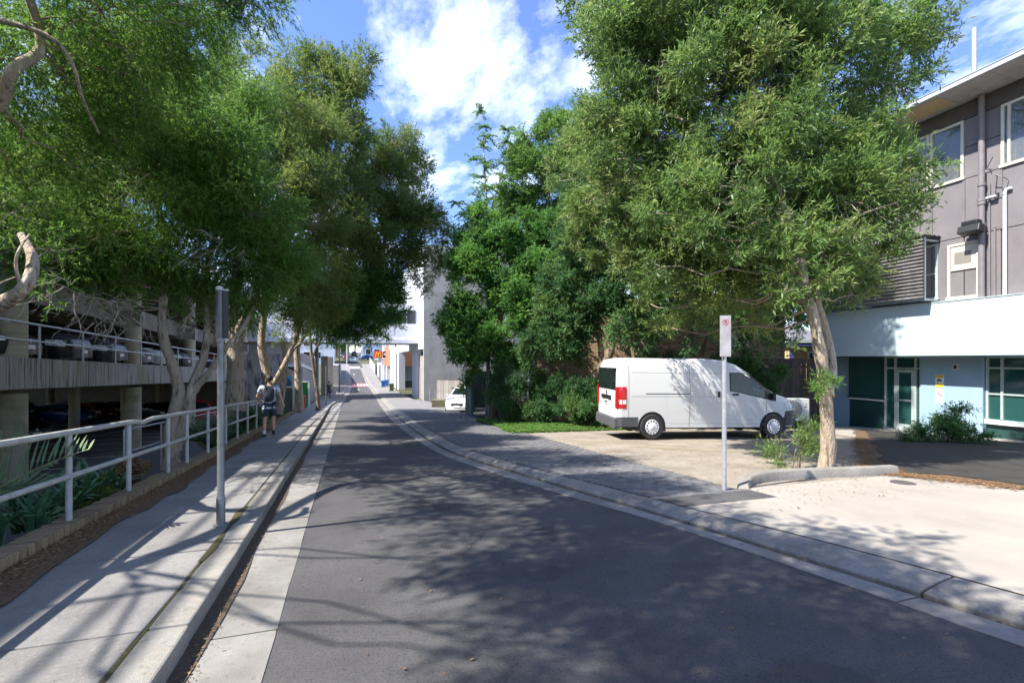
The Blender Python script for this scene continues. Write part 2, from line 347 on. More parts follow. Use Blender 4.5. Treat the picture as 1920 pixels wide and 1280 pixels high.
# mulch strip and litter between the footpath and the brick edging
struct(strip('mulch_strip', -2.5, (lambda y: -2.14-.1*max(0, (y-8)/10)+.05*math.sin(y*1.9)+.035*math.sin(y*5.3)), 1.5, 16.8, .136, mulch, 5, edge=.03))
def scatter(name, n, fx, fy, zf, size, m, label=None, kind='stuff', flat=.25, seed=3):
    g = np.random.default_rng(seed); y = fy(g, n); x = fx(g, n, y)
    z = np.array([zf(a, c) for a, c in zip(x, y)]); P = np.stack([x, y, z], 1)
    a = g.uniform(0, 2*np.pi, n); L_ = g.uniform(.5, 1.3, n)*size; W_ = L_*g.uniform(.18, .5, n)
    d = np.stack([np.cos(a), np.sin(a), g.uniform(-flat, flat, n)], 1)*L_[:, None]; e = np.stack([-np.sin(a), np.cos(a), g.uniform(-flat, flat, n)], 1)*W_[:, None]
    P[:, 2] += .003+np.abs(d[:, 2])/2+np.abs(e[:, 2])/2
    V = np.stack([P-d/2, P+e/2, P+d/2, P-e/2], 1)
    return quadmesh(name, V.reshape(-1, 3), 4, m, None, g.uniform(0, 1, n), label)
def quadmesh(name, V, k, m, parent, tint, label=None):
    n = len(V)//k; me = bpy.data.meshes.new(name); me.vertices.add(len(V)); me.vertices.foreach_set('co', V.astype(np.float32).ravel())
    me.loops.add(len(V)); me.loops.foreach_set('vertex_index', np.arange(len(V), dtype=np.int32))
    me.polygons.add(n); me.polygons.foreach_set('loop_start', np.arange(0, len(V), k, dtype=np.int32)); me.polygons.foreach_set('loop_total', np.full(n, k, np.int32))
    at_ = me.attributes.new('tint', 'FLOAT', 'FACE'); at_.data.foreach_set('value', tint.astype(np.float32))
    me.materials.append(m); me.update(calc_edges=True)
    o = bpy.data.objects.new(name, me); COL.objects.link(o); o['kind'] = 'stuff'
    if parent: o.parent = parent
    if label: o['label'] = label
    return o
litm = leafmat('dry_litter', [(.09, .045, .02), (.2, .11, .05), (.32, .21, .11), (.16, .09, .05)], .05, .9)
tag(scatter('leaf_litter', 15000, lambda g, n, y: -2.47+np.abs(g.normal(0, .14, n))*(1.0), lambda g, n: 1.5+15.5*g.uniform(0, 1, n)**1.2, lambda x, y: zg(x, y)+.138, .035, litm), 'brown leaf litter and mulch along the brick edging by the footpath', 'leaf litter')
tag(scatter('gutter_litter', 2600, lambda g, n, y: -.84+np.abs(g.normal(0, .05, n)), lambda g, n: .8+25*g.uniform(0, 1, n)**1.5, lambda x, y: zg(x, y)+.013, .022, litm, seed=5), 'brown leaf fragments lying in the gutter below the left kerb', 'leaf litter')
tag(scatter('forecourt_litter', 7000, lambda g, n, y: 4.9+8*g.uniform(0, 1, n)+np.sin(y*3)*.4, lambda g, n: 3.9+8.5*g.beta(1.3, 1.5, n), lambda x, y: zg(x, y)+.108, .035, litm, seed=8), 'dry leaves scattered over the pale ground around the white van', 'leaf litter')
tag(scatter('channel_litter', 900, lambda g, n, y: np.array([interp(gR, q) for q in y])-.02+g.normal(0, .02, n), lambda g, n: 1+12*g.uniform(0, 1, n), lambda x, y: zg(x, y)+.0, .02, litm, seed=9), 'leaf fragments in the channel below the right kerb', 'leaf litter')
tag(scatter('road_litter', 420, lambda g, n, y: g.uniform(-.3, 3.6, n), lambda g, n: 1.5+22*g.uniform(0, 1, n)**1.3, lambda x, y: zg(x, y)+.006, .035, litm, seed=15), 'scattered dry leaves lying on the asphalt lane', 'leaf litter')
# brick edging: bricks on edge, 86 mm apart
edging = struct(strip('brick_edging', -2.655, -2.455, 2.2, 29, .13, mortar, 1, skirt=.2))
bb = MB(); bb.box((0, 0, 0), (.235, .074, .13)); proto = bb.build('brick', brick, edging); md = proto.modifiers.new('bevel', 'BEVEL'); md.width = .008; md.segments = 1
k = 0; y = 2.3; rest = MB()
while y < 29:
    x = -2.555+random.uniform(-.008, .008); z = zg(x, y)+.158+random.uniform(-.006, .006)
    if k < 290:
        o = proto if k == 0 else proto.copy()
        if k: COL.objects.link(o)
        o.parent = edging; o.location = (x, y, z); o.rotation_euler = (random.uniform(-.06, .06)-.05, random.uniform(-.04, .04), random.uniform(-.06, .06))
    else: rest.box((x, y, z), (.235, .074, .13))
    y += .086; k += 1
tag(rest.build('brick_run', brick, edging), kind='stuff')
# soil bank behind the edging
struct(strip('planting_bed', -3.9, -2.66, 1.5, 45, 0, soil, 4, zf=lambda x, y: zg(x, y)+.06-.42*max(0, (-2.8-x))))
# dark pavers on the right
pave = struct(strip('paved_verge', (lambda y: interp(kR, y)+.016), (lambda y: 5.3 if y < 14 else 5.3+(y-14)*.07), 4.9, 27, .082, joint, 3))
def paver_edge(y): return 5.3 if y < 14 else 5.3+(y-14)*.07
pb = MB(); pb.box((0, 0, 0), (.218, .103, .04)); pp = pb.build('paver', pavm, pave); md = pp.modifiers.new('bevel', 'BEVEL'); md.width = .004; md.segments = 1
k = 0; y = 5.0; row = 0; rest = MB()
while y < 26.9:
    x0 = interp(kR, y)+.03; x1 = paver_edge(y)-.01; x = x0+.11-(.11 if row % 2 else 0)
    while x < x1+.05:
        xa = max(x-.11, x0); xb = min(x+.11, x1)
        if xb-xa > .05:
            z = zg(x, y)+.082+random.uniform(-.0025, .0025)
            if k < 299 and xb-xa > .2:
                o = pp if k == 0 else pp.copy()
                if k: COL.objects.link(o)
                o.parent = pave; o.location = ((xa+xb)/2, y, z); o.rotation_euler = (-.0526+random.uniform(-.006, .006), .026+random.uniform(-.006, .006), random.uniform(-.012, .012)); k += 1
            else: rest.box(((xa+xb)/2, y, z), (xb-xa-.008, .103, .04), tilt=Matrix.Rotation(-.0526, 3, 'X'))
        x += .225
    y += .112; row += 1
tag(rest.build('paver_field', pavm, pave), kind='stuff')
struct(strip('bitumen_patch', (lambda y: interp(kR, y)+.03), 5.42, 4.5, 4.98, .098, asphalt, 2, edge=.02))
struct(strip('sandy_parking', 5.3, 14.5, 4.9, 17.5, .088, sandc, 6, edge=.0))
struct(strip('forecourt', (lambda y: interp(kR, y)+.016), 19.8, -6, 4.5, .1, apronc, 6))
struct(strip('forecourt_side', 5.42, 19.8, 4.5, 5.02, .1, apronc, 4))
struct(strip('forecourt_inner', 14.5, 19.8, 5.02, 12, .1, apronc, 4))
struct(strip('far_footpath', (lambda y: interp(kR, y)+.016), 7.1, 27, 46, .088, footc, 3))
struct(strip('far_verge', (lambda y: interp(kR, y)+.016), (lambda y: 6.4 if y < 80 else 5.8), 46, 127, .088, footc, 3))
struct(strip('dirt_yard', 5.5, 22, 17.5, 46, .03, soil, 3))
# yellow bay line painted on the sandy parking
yel = mat('faded_yellow_paint', (.38, .31, .12), (.30, .26, .17), 20, .85)
for p, q in (((6.6, 9.6), (11.6, 5.2)), ((5.6, 11.3), (8.0, 9.2))):
    p = Vector((*p, 0)); q = Vector((*q, 0)); d = (q-p).normalized(); nrm = Vector((-d.y, d.x, 0))*.045; b = MB(); n = 14
    for i in range(n+1):
        c = p.lerp(q, i/n)
        for s_ in (-1, 1): v = c+nrm*s_; b.v.append((v.x, v.y, zg(v.x, v.y)+.0945))
    for i in range(n): b.f.append((2*i, 2*i+1, 2*i+3, 2*i+2)); b.m.append(0)
    struct(b.build('bay_marking', yel, recalc=False))
# crossings painted far down the street
redp = mat('red_road_surface', (.42, .12, .11), (.5, .2, .18), 6, .85)
struct(strip('red_crossing', aL, (lambda y: interp(aR, y)), 76.5, 84, .006, redp, 3))
for i in range(5):
    x = 1.25+i*.5
    struct(strip('crossing_bar', x-.05, x+.2, 78.5, 82, .011, line, 1))
struct(strip('white_crossing', aL, aR, 114, 119, .006, line, 3))
for (x, y) in ((1.6, 68), (1.5, 100)): struct(strip('lane_arrow', x-.12, x+.12, y, y+1.4, .006, line, 1))
# ================================================================= parking structure on the left
def deckz(y, lvl=0): return 1.64-(y-14.7)*.032+lvl*2.65
pg = empty('parking_garage', (-8, 0, -1.2), 'multi level concrete parking garage behind the trees on the left', 'parking garage')
pg_off = Vector((8, 0, 1.2))
def pbuild(b, name, m, **k):
    b.v = [(v[0]+8, v[1], v[2]+1.2) for v in b.v]; return b.build(name, m, pg, **k)
Y0, Y1 = -14, 62
lv1m = mat('brown_concrete', (.17, .14, .11), (.24, .20, .165), 2, .9, .3, 50)  # darker brown for the level-one edge panels
for lvl in range(3):
    b = MB()
    for y0, y1 in [(Y0+i*(Y1-Y0)/8, Y0+(i+1)*(Y1-Y0)/8) for i in range(8)]:
        za, zb = deckz(y0, lvl), deckz(y1, lvl)
        ex = -9.46 if lvl == 1 else -8.12; b.slabq((-42, y0, za-.3), (ex, y0, za-.3), (ex, y1, zb-.3), (-42, y1, zb-.3), (0, 0, .22))
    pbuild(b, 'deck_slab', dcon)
    for i in range(10):                       # edge upstand, cast in 7.6 m lengths
        y0, y1 = Y0+i*7.6+.01, Y0+(i+1)*7.6-.01; za, zb = deckz(y0, lvl), deckz(y1, lvl)
        ex = -9.25 if lvl == 1 else -7.9; b = MB(); b.slabq((ex-.2, y0, za-.82), (ex, y0, za-.82), (ex, y1, zb-.82), (ex-.2, y1, zb-.82), (0, 0, .82))
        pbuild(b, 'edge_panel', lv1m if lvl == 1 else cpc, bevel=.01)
    for i in range(10):                       # cross beams over the columns
        y = 16.7+7.6*(i-4); z = deckz(y, lvl)
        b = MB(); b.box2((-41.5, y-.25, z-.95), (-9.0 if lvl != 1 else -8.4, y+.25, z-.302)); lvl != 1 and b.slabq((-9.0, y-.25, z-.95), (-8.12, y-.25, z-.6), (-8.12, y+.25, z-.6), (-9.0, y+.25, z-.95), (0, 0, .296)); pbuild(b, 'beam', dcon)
for i in range(9):
    y = 16.7+7.6*(i-3)
    for x in (-8.75, -17.5, -26, -34.5):
        for lvl in range(3):
            z1 = deckz(y, lvl)-.951; z0 = lotz(x, y) if lvl == 0 else deckz(y, lvl-1)-.08
            b = MB(); pr = []
            n = 12 if x > -9 else 4
            for j in range(n):
                h0 = (z1-z0)*j/n; h1 = (z1-z0)*(j+1)/n; pr += [(.30, h0+.012), (.30, h1-.006), (.292, h1)]
            b.lathe((x, y, z0), (0, 0, 1), pr, 20); pbuild(b, 'column', colm, smooth=True)
for lvl in (0, 2):                         # steel rails on each deck edge
    for h, rr in ((.93, .032), (.47, .026)):
        b = MB(); b.tube([(-7.98, y, deckz(y, lvl)+h) for y in range(int(Y0), int(Y1)+1, 4)], rr, 8); pbuild(b, 'handrail', galv, smooth=True)
    for i in range(34):
        y = 16.3+2.2*(i-13)
        b = MB(); b.cyl((-7.98, y, deckz(y, lvl)-.0), (-7.98, y, deckz(y, lvl)+.93), .03, 8); pbuild(b, 'rail_post', galv, smooth=True)
b = MB(); b.box2((-42.4, Y0, -4.6), (-42.1, Y1, -1.6)); pbuild(b, 'rear_parapet', dcon)
b = MB(); b.box2((-42.4, Y1, -4.8), (-8.2, Y1+.3, 8.5)); pbuild(b, 'end_wall', dcon)
for lvl in (1, 2):
    b = MB(); b.slabq((-42.4, Y0, deckz(Y0, lvl-1)), (-42.1, Y0, deckz(Y0, lvl-1)), (-42.1, Y1, deckz(Y1, lvl-1)), (-42.4, Y1, deckz(Y1, lvl-1)), (0, 0, 1.1)); pbuild(b, 'rear_parapet', dcon)
# ================================================================= street handrail beside the footpath
FX = -2.545
def fz(y): return zg(FX, y)+.215
fen = empty('street_handrail', (FX, 8, fz(8)), 'pale painted two rail pipe handrail along the brick edging of the footpath', 'railing')
def fb(b, name, m, **k):
    o = Vector(fen.location); b.v = [tuple(Vector(v)-o) for v in b.v]; return b.build(name, m, fen, **k)
fy = [2.6, 4.15, 5.65, 6.95, 8.28, 9.15, 10.4, 11.8, 12.95, 14.2, 15.5]
def dip(y): return -.035*max(0, 1-abs(y-7.35)/.28)
b = MB(); pts = [(FX, y, fz(y)+.86+dip(y)) for y in [2.2, 3, 4, 5, 6, 6.95, 7.1, 7.25, 7.35, 7.5, 7.7, 8, 9, 10, 11, 12, 13, 14, 15, 15.5]]; b.tube(pts, .030, 10); b.cyl((FX, 15.5, fz(15.5)+.86), (FX, 15.5, fz(15.5)+.0), .026, 10); fb(b, 'top_rail', railp, smooth=True)
b = MB(); b.tube([(FX, y, fz(y)+.43) for y in (2.2, 5, 8, 11, 15.5)], .026, 10); fb(b, 'lower_rail', railp, smooth=True)
for y in fy:
    b = MB(); b.cyl((FX, y, fz(y)-.12), (FX, y, fz(y)+.84), .027, 12); p = fb(b, 'post', railp, smooth=True)
    b = MB(); b.cyl((FX, y-.045, fz(y)+.43), (FX, y+.045, fz(y)+.43), .034, 10); q = fb(b, 'collar', railp, smooth=True); q.parent = p
# second rail further back, between the tree trunks
f2 = empty('lower_handrail', (-4.1, 18, zg(-4, 18)-.3), 'thin two rail handrail behind the tree trunks near the walking man', 'railing')
for h in (.95, .5):
    b = MB(); b.tube([(0, y-18, zg(-4, y)-zg(-4, 18)+h) for y in range(11, 31, 3)], .02, 8); b.build('rail', galv, f2, smooth=True)
for y in [11+1.9*i for i in range(10)]:
    b = MB(); b.cyl((0, y-18, zg(-4, y)-zg(-4, 18)-.1), (0, y-18, zg(-4, y)-zg(-4, 18)+.95), .02, 8); b.build('post', galv, f2, smooth=True)
# ================================================================= grey building on the right (local: x into the building, y away along the facade)
wallg = mat('grey_cladding', (.150, .134, .140), (.185, .168, .172), 1.2, .75, .12, 40, rnd=.05); addlayer(wallg, (.24, .225, .22), 3.5, .6, .75, .35, (1, 1, .3))
wallb = mat('brown_beam', (.075, .062, .058), (.095, .08, .075), 3, .8)
creamf = mat('cream_frame', (.55, .50, .42), (.64, .59, .51), 5, .6)
soffm = mat('soffit_board', (.34, .33, .33), (.42, .41, .41), 3, .8, rnd=.06)
woodp = mat('bare_plywood', (.42, .31, .16), (.58, .46, .28), 8, .85, .3, 60, stretch=(6, 1, 1))
pipem = mat('painted_pipe', (.17, .15, .155), (.21, .19, .195), 6, .6)
fascm = mat('pale_fascia', (.46, .56, .59), (.53, .63, .66), .8, .6)
bluew = mat('blue_grey_wall', (.25, .37, .48), (.30, .43, .53), 1.0, .8)
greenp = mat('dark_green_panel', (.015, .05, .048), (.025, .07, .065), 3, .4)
shopg = mat('shop_glass', (.02, .075, .068), None, rough=.06, spec=.9)
alum = mat('aluminium_frame', (.42, .50, .49), (.52, .60, .59), 8, .4, metal=.3)
curt = mat('curtain', (.34, .36, .32), (.50, .52, .47), 3, .9, .3, 12, stretch=(1, 9, .4))
slatm = mat('corrugated_metal', (.20, .185, .18), (.32, .30, .29), 5, .5, metal=.4, rnd=.1)
gb = empty('grey_office_building', (17.81, 9.9, -.885), 'grey clad building with metal roof eave and pale shopfront on the right', 'building', rz=-R(3.04))
def fac(px, py=675, off=0.0):
    a = (px-960)/853; t = (13.35-15.4*a)/(a+.3048); D = 15.4+t
    return t*1.0454, EYE-(py-675)/853*D+.885
def gp(b, name, m, parent=gb, **k): return b.build(name, m, parent, **k)
yR, yL = -9.0, fac(1530)[0]
b = MB(); b.box2((.06, yR, 2.55), (9, yL, 10.25)); b.box2((.65, yR, -.6), (9, yL, 2.56)); gp(b, 'wall', wallb)
# cladding panels, each proud of the wall
cuts = [yR, -7.6, -6.1, -4.9, fac(1919)[0]-.9, fac(1878)[0], fac(1846)[0], fac(1808)[0], fac(1747)[0], fac(1692)[0], 1.8, 3.0, yL]
cuts = sorted(cuts)
w_up = [(fac(1745)[0], fac(1808)[0]), (fac(1878)[0], fac(1990)[0]), (fac(1745)[0]+.02, fac(1640)[0])]
def in_win(y): return any(min(a, c)-.02 < y < max(a, c)+.02 for a, c in w_up)
for y0, y1 in zip(cuts, cuts[1:]):
    for z0, z1 in ((4.25, 6.2), (6.2, 7.95), (7.95, 8.9), (8.9, 9.75)):
        ym = (y0+y1)/2
        if z0 >= 7.9 and in_win(ym): continue
        if y0 > fac(1850)[0]-.05 and y1 < fac(1775)[0]+.1 and z0 < 5: pass
        b = MB(); b.box2((-.012, y0+.012, z0+.012), (.055, y1-.012, z1-.012)); gp(b, 'cladding_panel', wallg)
for yb in (fac(1747)[0], fac(1808)[0], fac(1878)[0], fac(1692)[0]):
    b = MB(); b.box2((-.04, yb-.03, 6.2), (-.013, yb+.03, 7.95)); gp(b, 'cover_strip', wallg)
b = MB(); b.box2((-.03, yR, 9.76), (.058, yL, 10.24)); gp(b, 'eave_beam', wallb)
def window(y0, y1, z0, z1, x=-.03, fr=creamf, gl=glass, mull=(), trans=(), dep=.09, name='window', pane_back=None, w=.07):
    y0, y1 = min(y0, y1), max(y0, y1)
    b = MB(); b.box2((x-.02, y0, z0), (x+dep, y0+w, z1)); b.box2((x-.02, y1-w, z0), (x+dep, y1, z1)); b.box2((x-.021, y0+w, z1-w), (x+dep, y1-w, z1)); b.box2((x-.045, y0-.03, z0-.03), (x+dep, y1+.03, z0+w-.02))
    for m_ in mull: b.box2((x-.018, m_-.03, z0+w), (x+dep, m_+.03, z1-w))
    for t_ in trans: b.box2((x-.016, y0+w, t_-.025), (x+dep, y1-w, t_+.025))
    f = gp(b, name, fr)
    b = MB(); b.box2((x+.03, y0+w, z0+w-.02), (x+.04, y1-w, z1-w)); g = b.build('pane', gl, f)
    return f
wglass = mat('window_glass', (.55, .6, .62), None, rough=.02, spec=.8, trans=.85)
def curtain(y0, y1, z0, z1, parent, x=.045):
    b = MB(); n = 60; y0, y1 = min(y0, y1), max(y0, y1)
    for i in range(n+1):
        y = y0+(y1-y0)*i/n; dx = .02*math.sin(i*1.1)+.012*math.sin(i*2.7+1)
        b.v += [(x+.03+dx, y, z0), (x+.03+dx*.5, y, z1)]
    for i in range(n): b.f.append((2*i, 2*i+2, 2*i+3, 2*i+1)); b.m.append(0)
    o = b.build('curtain', curt, parent, smooth=True, recalc=False)
for (ya, yb_), ms in ((w_up[0], ()), (w_up[1], (fac(1893)[0],)), (w_up[2], (fac(1690)[0],))):
    y0, y1 = min(ya, yb_), max(ya, yb_)
    f = window(y0, y1, 7.97, 9.74, mull=ms, gl=wglass)
    curtain(y0+.08, y1-.08 if ms != (fac(1893)[0],) else y1-.1, 8.04, 9.66, f)
b = MB(); b.box2((.15, yR+.2, 7.9), (.16, yL, 9.8)); gp(b, 'window_backing', black)
# middle storey: cream framed window with vent
y0, y1 = fac(1838)[0], fac(1778)[0]
f = window(y0, y1, 4.34, 6.02, trans=(5.22,), x=-.035)
b = MB(); b.box2((-.03, y0+.08, 5.25), (-.012, y1-.08, 5.94)); b.build('infill_panel', creamf, f)
b = MB(); b.box2((-.035, y0+.2, 5.38), (-.031, y0+.62, 5.75)); b.build('vent', mat('vent_grey', (.22, .2, .17), None), f)
# louvred screen standing off the facade
ys0, ys1 = fac(1753)[0]-.12, yL-.1
for i in range(17):
    z = 4.42+i*.112; b = MB(); M = Matrix.Rotation(R(28), 3, 'Y')
    b.box((-.72, (ys0+ys1)/2, z), (.10, ys1-ys0, .022), tilt=M); b.box((-.765, (ys0+ys1)/2, z+.012), (.022, ys1-ys0, .05)); gp(b, 'louvre_slat', slatm)
for y in (ys0+.04, (ys0+ys1)/2, ys1-.04):
    b = MB(); b.box2((-.66, y-.025, 4.3), (-.60, y+.025, 6.32)); b.box2((-.6, y-.025, 4.32), (0, y+.025, 4.37)); b.box2((-.6, y-.025, 6.2), (0, y+.025, 6.25)); gp(b, 'screen_bracket', alum)
b = MB()
for i in range(9):
    b.v += [(-.82+.1*i, ys0-.05, 6.36+(.018 if i % 2 else -.012)), (-.82+.1*i, ys1, 6.36+(.018 if i % 2 else -.012))]
for i in range(8): b.f.append((2*i, 2*i+1, 2*i+3, 2*i+2)); b.m.append(0)
o = gp(b, 'screen_roof', slatm, recalc=False); md = o.modifiers.new('solid', 'SOLIDIFY'); md.thickness = .012
window(ys0+.02, ys0+.9, 4.4, 6.15, x=-.03, fr=alum, gl=shopg, trans=(5.2,))
window(ys0+.95, ys0+2.8, 4.4, 6.15, x=-.03, fr=alum, gl=shopg, trans=(5.2,), mull=(ys0+1.85,))
# eave: soffit boards and gutter
ov = 1.25; k = 0; yb = yR
while yb < yL+.4:
    y1 = min(yb+.62, yL+.4); b = MB(); pl = fac(1806)[0] < (yb+y1)/2 < fac(1706)[0]
    b.box2((-ov, yb+.006, 10.255+(.03 if k % 2 else 0)*0), (.2, y1-.006, 10.285)); gp(b, 'soffit_board', soffm)
    if pl: bb = MB(); bb.box2((-ov+.12, yb+.006, 10.245), (-.3, y1-.004, 10.2545)); gp(bb, 'bare_plywood_patch', woodp)
    yb = y1; k += 1
b = MB(); b.box2((-ov-.1, yR, 10.26), (-ov-.002, yL+.42, 10.40)); b.box2((-ov-.12, yR, 10.39), (-ov+.02, yL+.43, 10.41)); gp(b, 'roof_gutter', mat('gutter_metal', (.5, .52, .55), None, rough=.4, metal=.3))
b = MB(); b.slabq((-ov, yR, 10.30), (9, yR, 10.75), (9, yL+.4, 10.75), (-ov, yL+.4, 10.30), (0, 0, .08)); gp(b, 'roof', slatm)
yp = fac(1846)[0]
b = MB(); b.cyl((-.14, yp, 4.25), (-.14, yp, 10.25), .075, 14)
for z in (6.35, 7.55, 7.0, 7.1): b.cyl((-.14, yp, z), (-.14, yp, z+.09), .095, 14)
gp(b, 'downpipe', pipem, smooth=True)
b = MB(); b.cyl((-.5, yp-.02, 10.4), (-.5, yp-.02, 12.1), .06, 12); gp(b, 'vent_pipe', galv, smooth=True)
b = MB(); b.tube([(-.12, yp-.1, 7.15), (-.12, yp-.33, 7.15)], .05, 10); gp(b, 'waste_elbow', galv, smooth=True)
y = fac(1887)[0]
b = MB(); b.tube([(-.08, y, 4.25), (-.08, y, 7.2), (-.08, y-.03, 7.27), (-.08, y-.14, 7.29)], .042, 12); gp(b, 'white_drain_pipe', white, smooth=True)
for q, zt in ((1857, 7.6), (1867, 6.3)):
    y = fac(q)[0]; b = MB(); b.cyl((-.05, y, 4.25), (-.05, y, zt), .02, 8); gp(b, 'conduit', pipem, smooth=True)
# antenna bracket
y = fac(1870)[0]; b = MB(); b.tube([(-.02, y, 7.75), (-.6, y-.05, 7.85), (-.9, y-.35, 8.05)], .012, 6); b.tube([(-.3, y, 7.8), (-.3, y-.25, 7.6), (-.05, y-.25, 7.55)], .012, 6); b.box((-.55, y-.08, 7.8), (.12, .1, .08)); gp(b, 'aerial_bracket', pipem)
# floodlight
y = fac(1812)[0]; t = tag(MB().box((0, 0, 0), (.05, .05, .05)).build('flood_light', black, gb)); t.location = (-.1, y-.3, 6.28)
b = MB(); b.prism([(-.16, -.05), (.12, -.12), (.16, .14), (-.10, .16)], -.26, .26); b.v = [(v[0]-.28, v[2], v[1]-.02) for v in b.v]; o = b.build('lamp_housing', black, t, bevel=.02)
b = MB(); b.box((-.25, 0, .2), (.24, .38, .14)); b.build('control_box', black, t, bevel=.02)
b = MB(); b.tube([(-.02, -.0, .03), (.1, -.2, .03), (.1, -.5, .02)], .02, 6); b.build('arm', pipem, t)
# fascia above the shopfront
b = MB(); b.box2((-.32, yR, 2.58), (-.25, yL-.1, 4.24)); b.box2((-.25, yR, 2.6), (.64, yL-.1, 2.66)); b.box2((-.25, yL-.17, 2.661), (.05, yL-.1, 4.22)); gp(b, 'shop_fascia', fascm)
b = MB(); b.box2((-.34, yR, 4.235), (.05, yL-.08, 4.27)); gp(b, 'fascia_capping', alum)
b = MB(); b.box2((-.3, yR, 2.54), (-.2, yL-.12, 2.579)); gp(b, 'fascia_lower_trim', greenp)  # thin dark green strip along the fascia's lower edge
# shopfront, 0.6 m behind the fascia; pixel columns are converted for the recessed plane
def sh(px, py=675):
    a = (px-960)/853; X0 = 13.35+.58; Y0_ = 15.4+.17; t = (X0-Y0_*a)/(a+.3048); D = Y0_+t
    return t*1.0454, EYE-(py-675)/853*D+.885
xs_ = .6
def seg(p0, p1): return min(sh(p0)[0], sh(p1)[0]), max(sh(p0)[0], sh(p1)[0])
a, c = seg(1593, 1565); b = MB(); b.box2((xs_, a, -.4), (.7, yL-.15, 2.6)); gp(b, 'side_wall', bluew)
a, c = seg(1660, 1594); window(a, c, 1.02, 2.55, x=xs_-.04, fr=greenp, gl=shopg, trans=(), w=.05)
b = MB(); b.box2((xs_-.06, a, .93), (xs_+.02, c, 1.0)); gp(b, 'window_sill', white)
b = MB(); b.box2((xs_-.01, a, -.4), (xs_+.04, c, .925)); gp(b, 'lower_panel', greenp)
a, c = seg(1730, 1661); window(a, c, -.02, 2.56, x=xs_-.05, fr=alum, gl=shopg, mull=(sh(1681)[0], sh(1719)[0]), trans=(2.15,), w=.05, name='door_surround')
d0, d1 = seg(1717, 1683)
b = MB(); b.box2((xs_-.07, d0, 0.01), (xs_-.052, d0+.09, 2.1)); b.box2((xs_-.07, d1-.09, .01), (xs_-.052, d1, 2.1)); b.box2((xs_-.071, d0+.09, 2.0), (xs_-.052, d1-.09, 2.1)); b.box2((xs_-.071, d0+.09, .01), (xs_-.052, d1-.09, .2)); b.box2((xs_-.071, d0+.09, 1.0), (xs_-.052, d1-.09, 1.06)); dr = gp(b, 'door', alum)
b = MB(); b.box2((xs_-.063, d0+.09, .2), (xs_-.056, d1-.09, 2.0)); b.build('pane', shopg, dr)
b = MB(); b.tube([(xs_-.07, d1-.05, 1.02), (xs_-.12, d1-.05, 1.02), (xs_-.12, d1-.18, 1.02)], .012, 6); b.build('handle', chrome, dr)
b = MB(); b.box2((xs_-.6, d0-.1, -.1), (xs_-.05, d1+.1, .005)); gp(b, 'door_step', conc)
a, c = seg(1848, 1731); b = MB(); b.box2((xs_-.12, a, -.4), (xs_+.05, c, 2.58)); gp(b, 'blue_wall', bluew)
a2, c2 = seg(2100, 1850); window(a2, c2, .62, 2.56, x=xs_-.02, fr=alum, gl=shopg, mull=[sh(p)[0] for p in (1880, 1935, 1990)], trans=(1.42, 2.2), w=.06)
b = MB(); b.box2((xs_-.12, a2, .52), (xs_+.02, c2, .585)); gp(b, 'window_sill', white)
b = MB(); b.box2((xs_, a2, -.4), (xs_+.05, c2, .518)); gp(b, 'plinth_wall', greenp)
b = MB(); b.box2((xs_-.01, yR, -.4), (xs_+.05, a2, 2.55)); gp(b, 'blue_wall', bluew)
# notices on the blue wall
def sign_board(px0, px1, py0, py1, name, m):
    (a, z1), (c, z0) = sh(px0, py0), sh(px1, py1); b = MB(); b.box2((xs_-.132, min(a, c), z0), (xs_-.1215, max(a, c), z1)); return gp(b, name, m), (a+c)/2, (z0+z1)/2, abs(a-c), z1-z0
yelm = mat('yellow_sign', (.75, .62, .05), None, rough=.5); redm = mat('red_sign', (.6, .03, .03), None, rough=.5); blk = mat('black_print', (.02, .02, .02), None)
def text(txt, size, m, parent, loc, rot, name='lettering', ext=.002, align='CENTER'):
    c = bpy.data.curves.new(name, 'FONT'); c.body = txt; c.size = size; c.extrude = ext; c.align_x = align; c.align_y = 'CENTER'; c.resolution_u = 3
    o = bpy.data.objects.new(name, c); COL.objects.link(o); dg = bpy.context.evaluated_depsgraph_get()
    me = bpy.data.meshes.new_from_object(o.evaluated_get(dg)); bpy.data.objects.remove(o); me.materials.clear(); me.materials.append(m)
    o = bpy.data.objects.new(name, me); COL.objects.link(o); o.parent = parent; o.location = loc; o.rotation_euler = rot; return o
FR = (R(90), 0, -R(90))       # text facing the street (-x)
s1, y, z, wd, hh = sign_board(1759, 1775, 702, 726, 'camera_warning_sign', white)
b = MB(); b.box2((xs_-.136, y-wd*.48, z+hh*.24), (xs_-.1325, y+wd*.48, z+hh*.48)); b.box2((xs_-.136, y-wd*.48, z-hh*.48), (xs_-.1325, y+wd*.48, z-hh*.2)); b.build('yellow_band', yelm, s1)
b = MB(); b.box((xs_-.135, y, z+.03), (.004, wd*.5, .06), tilt=Matrix.Rotation(R(20), 3, 'X')); b.box((xs_-.135, y+wd*.2, z-.03), (.004, .02, .07)); b.build('camera_pictogram', blk, s1)
text('WARNING', wd*.19, blk, s1, (xs_-.138, y, z+hh*.36), FR)
s2, y, z, wd, hh = sign_board(1759, 1775, 728, 757, 'no_smoking_sign', white)
b = MB(); n = 24
for i in range(n):
    for rr in (.30, .37): t = 2*math.pi*i/n; b.v.append((xs_-.1345, y+math.cos(t)*wd*rr, z+hh*.12+math.sin(t)*wd*rr))
for i in range(n): j = (i+1) % n; b.f.append((2*i, 2*i+1, 2*j+1, 2*j)); b.m.append(0)
b.build('prohibition_ring', redm, s2, recalc=False)
b = MB(); b.box((xs_-.135, y, z+hh*.12), (.003, wd*.66, .016), tilt=Matrix.Rotation(R(45), 3, 'X')); b.build('prohibition_bar', redm, s2)
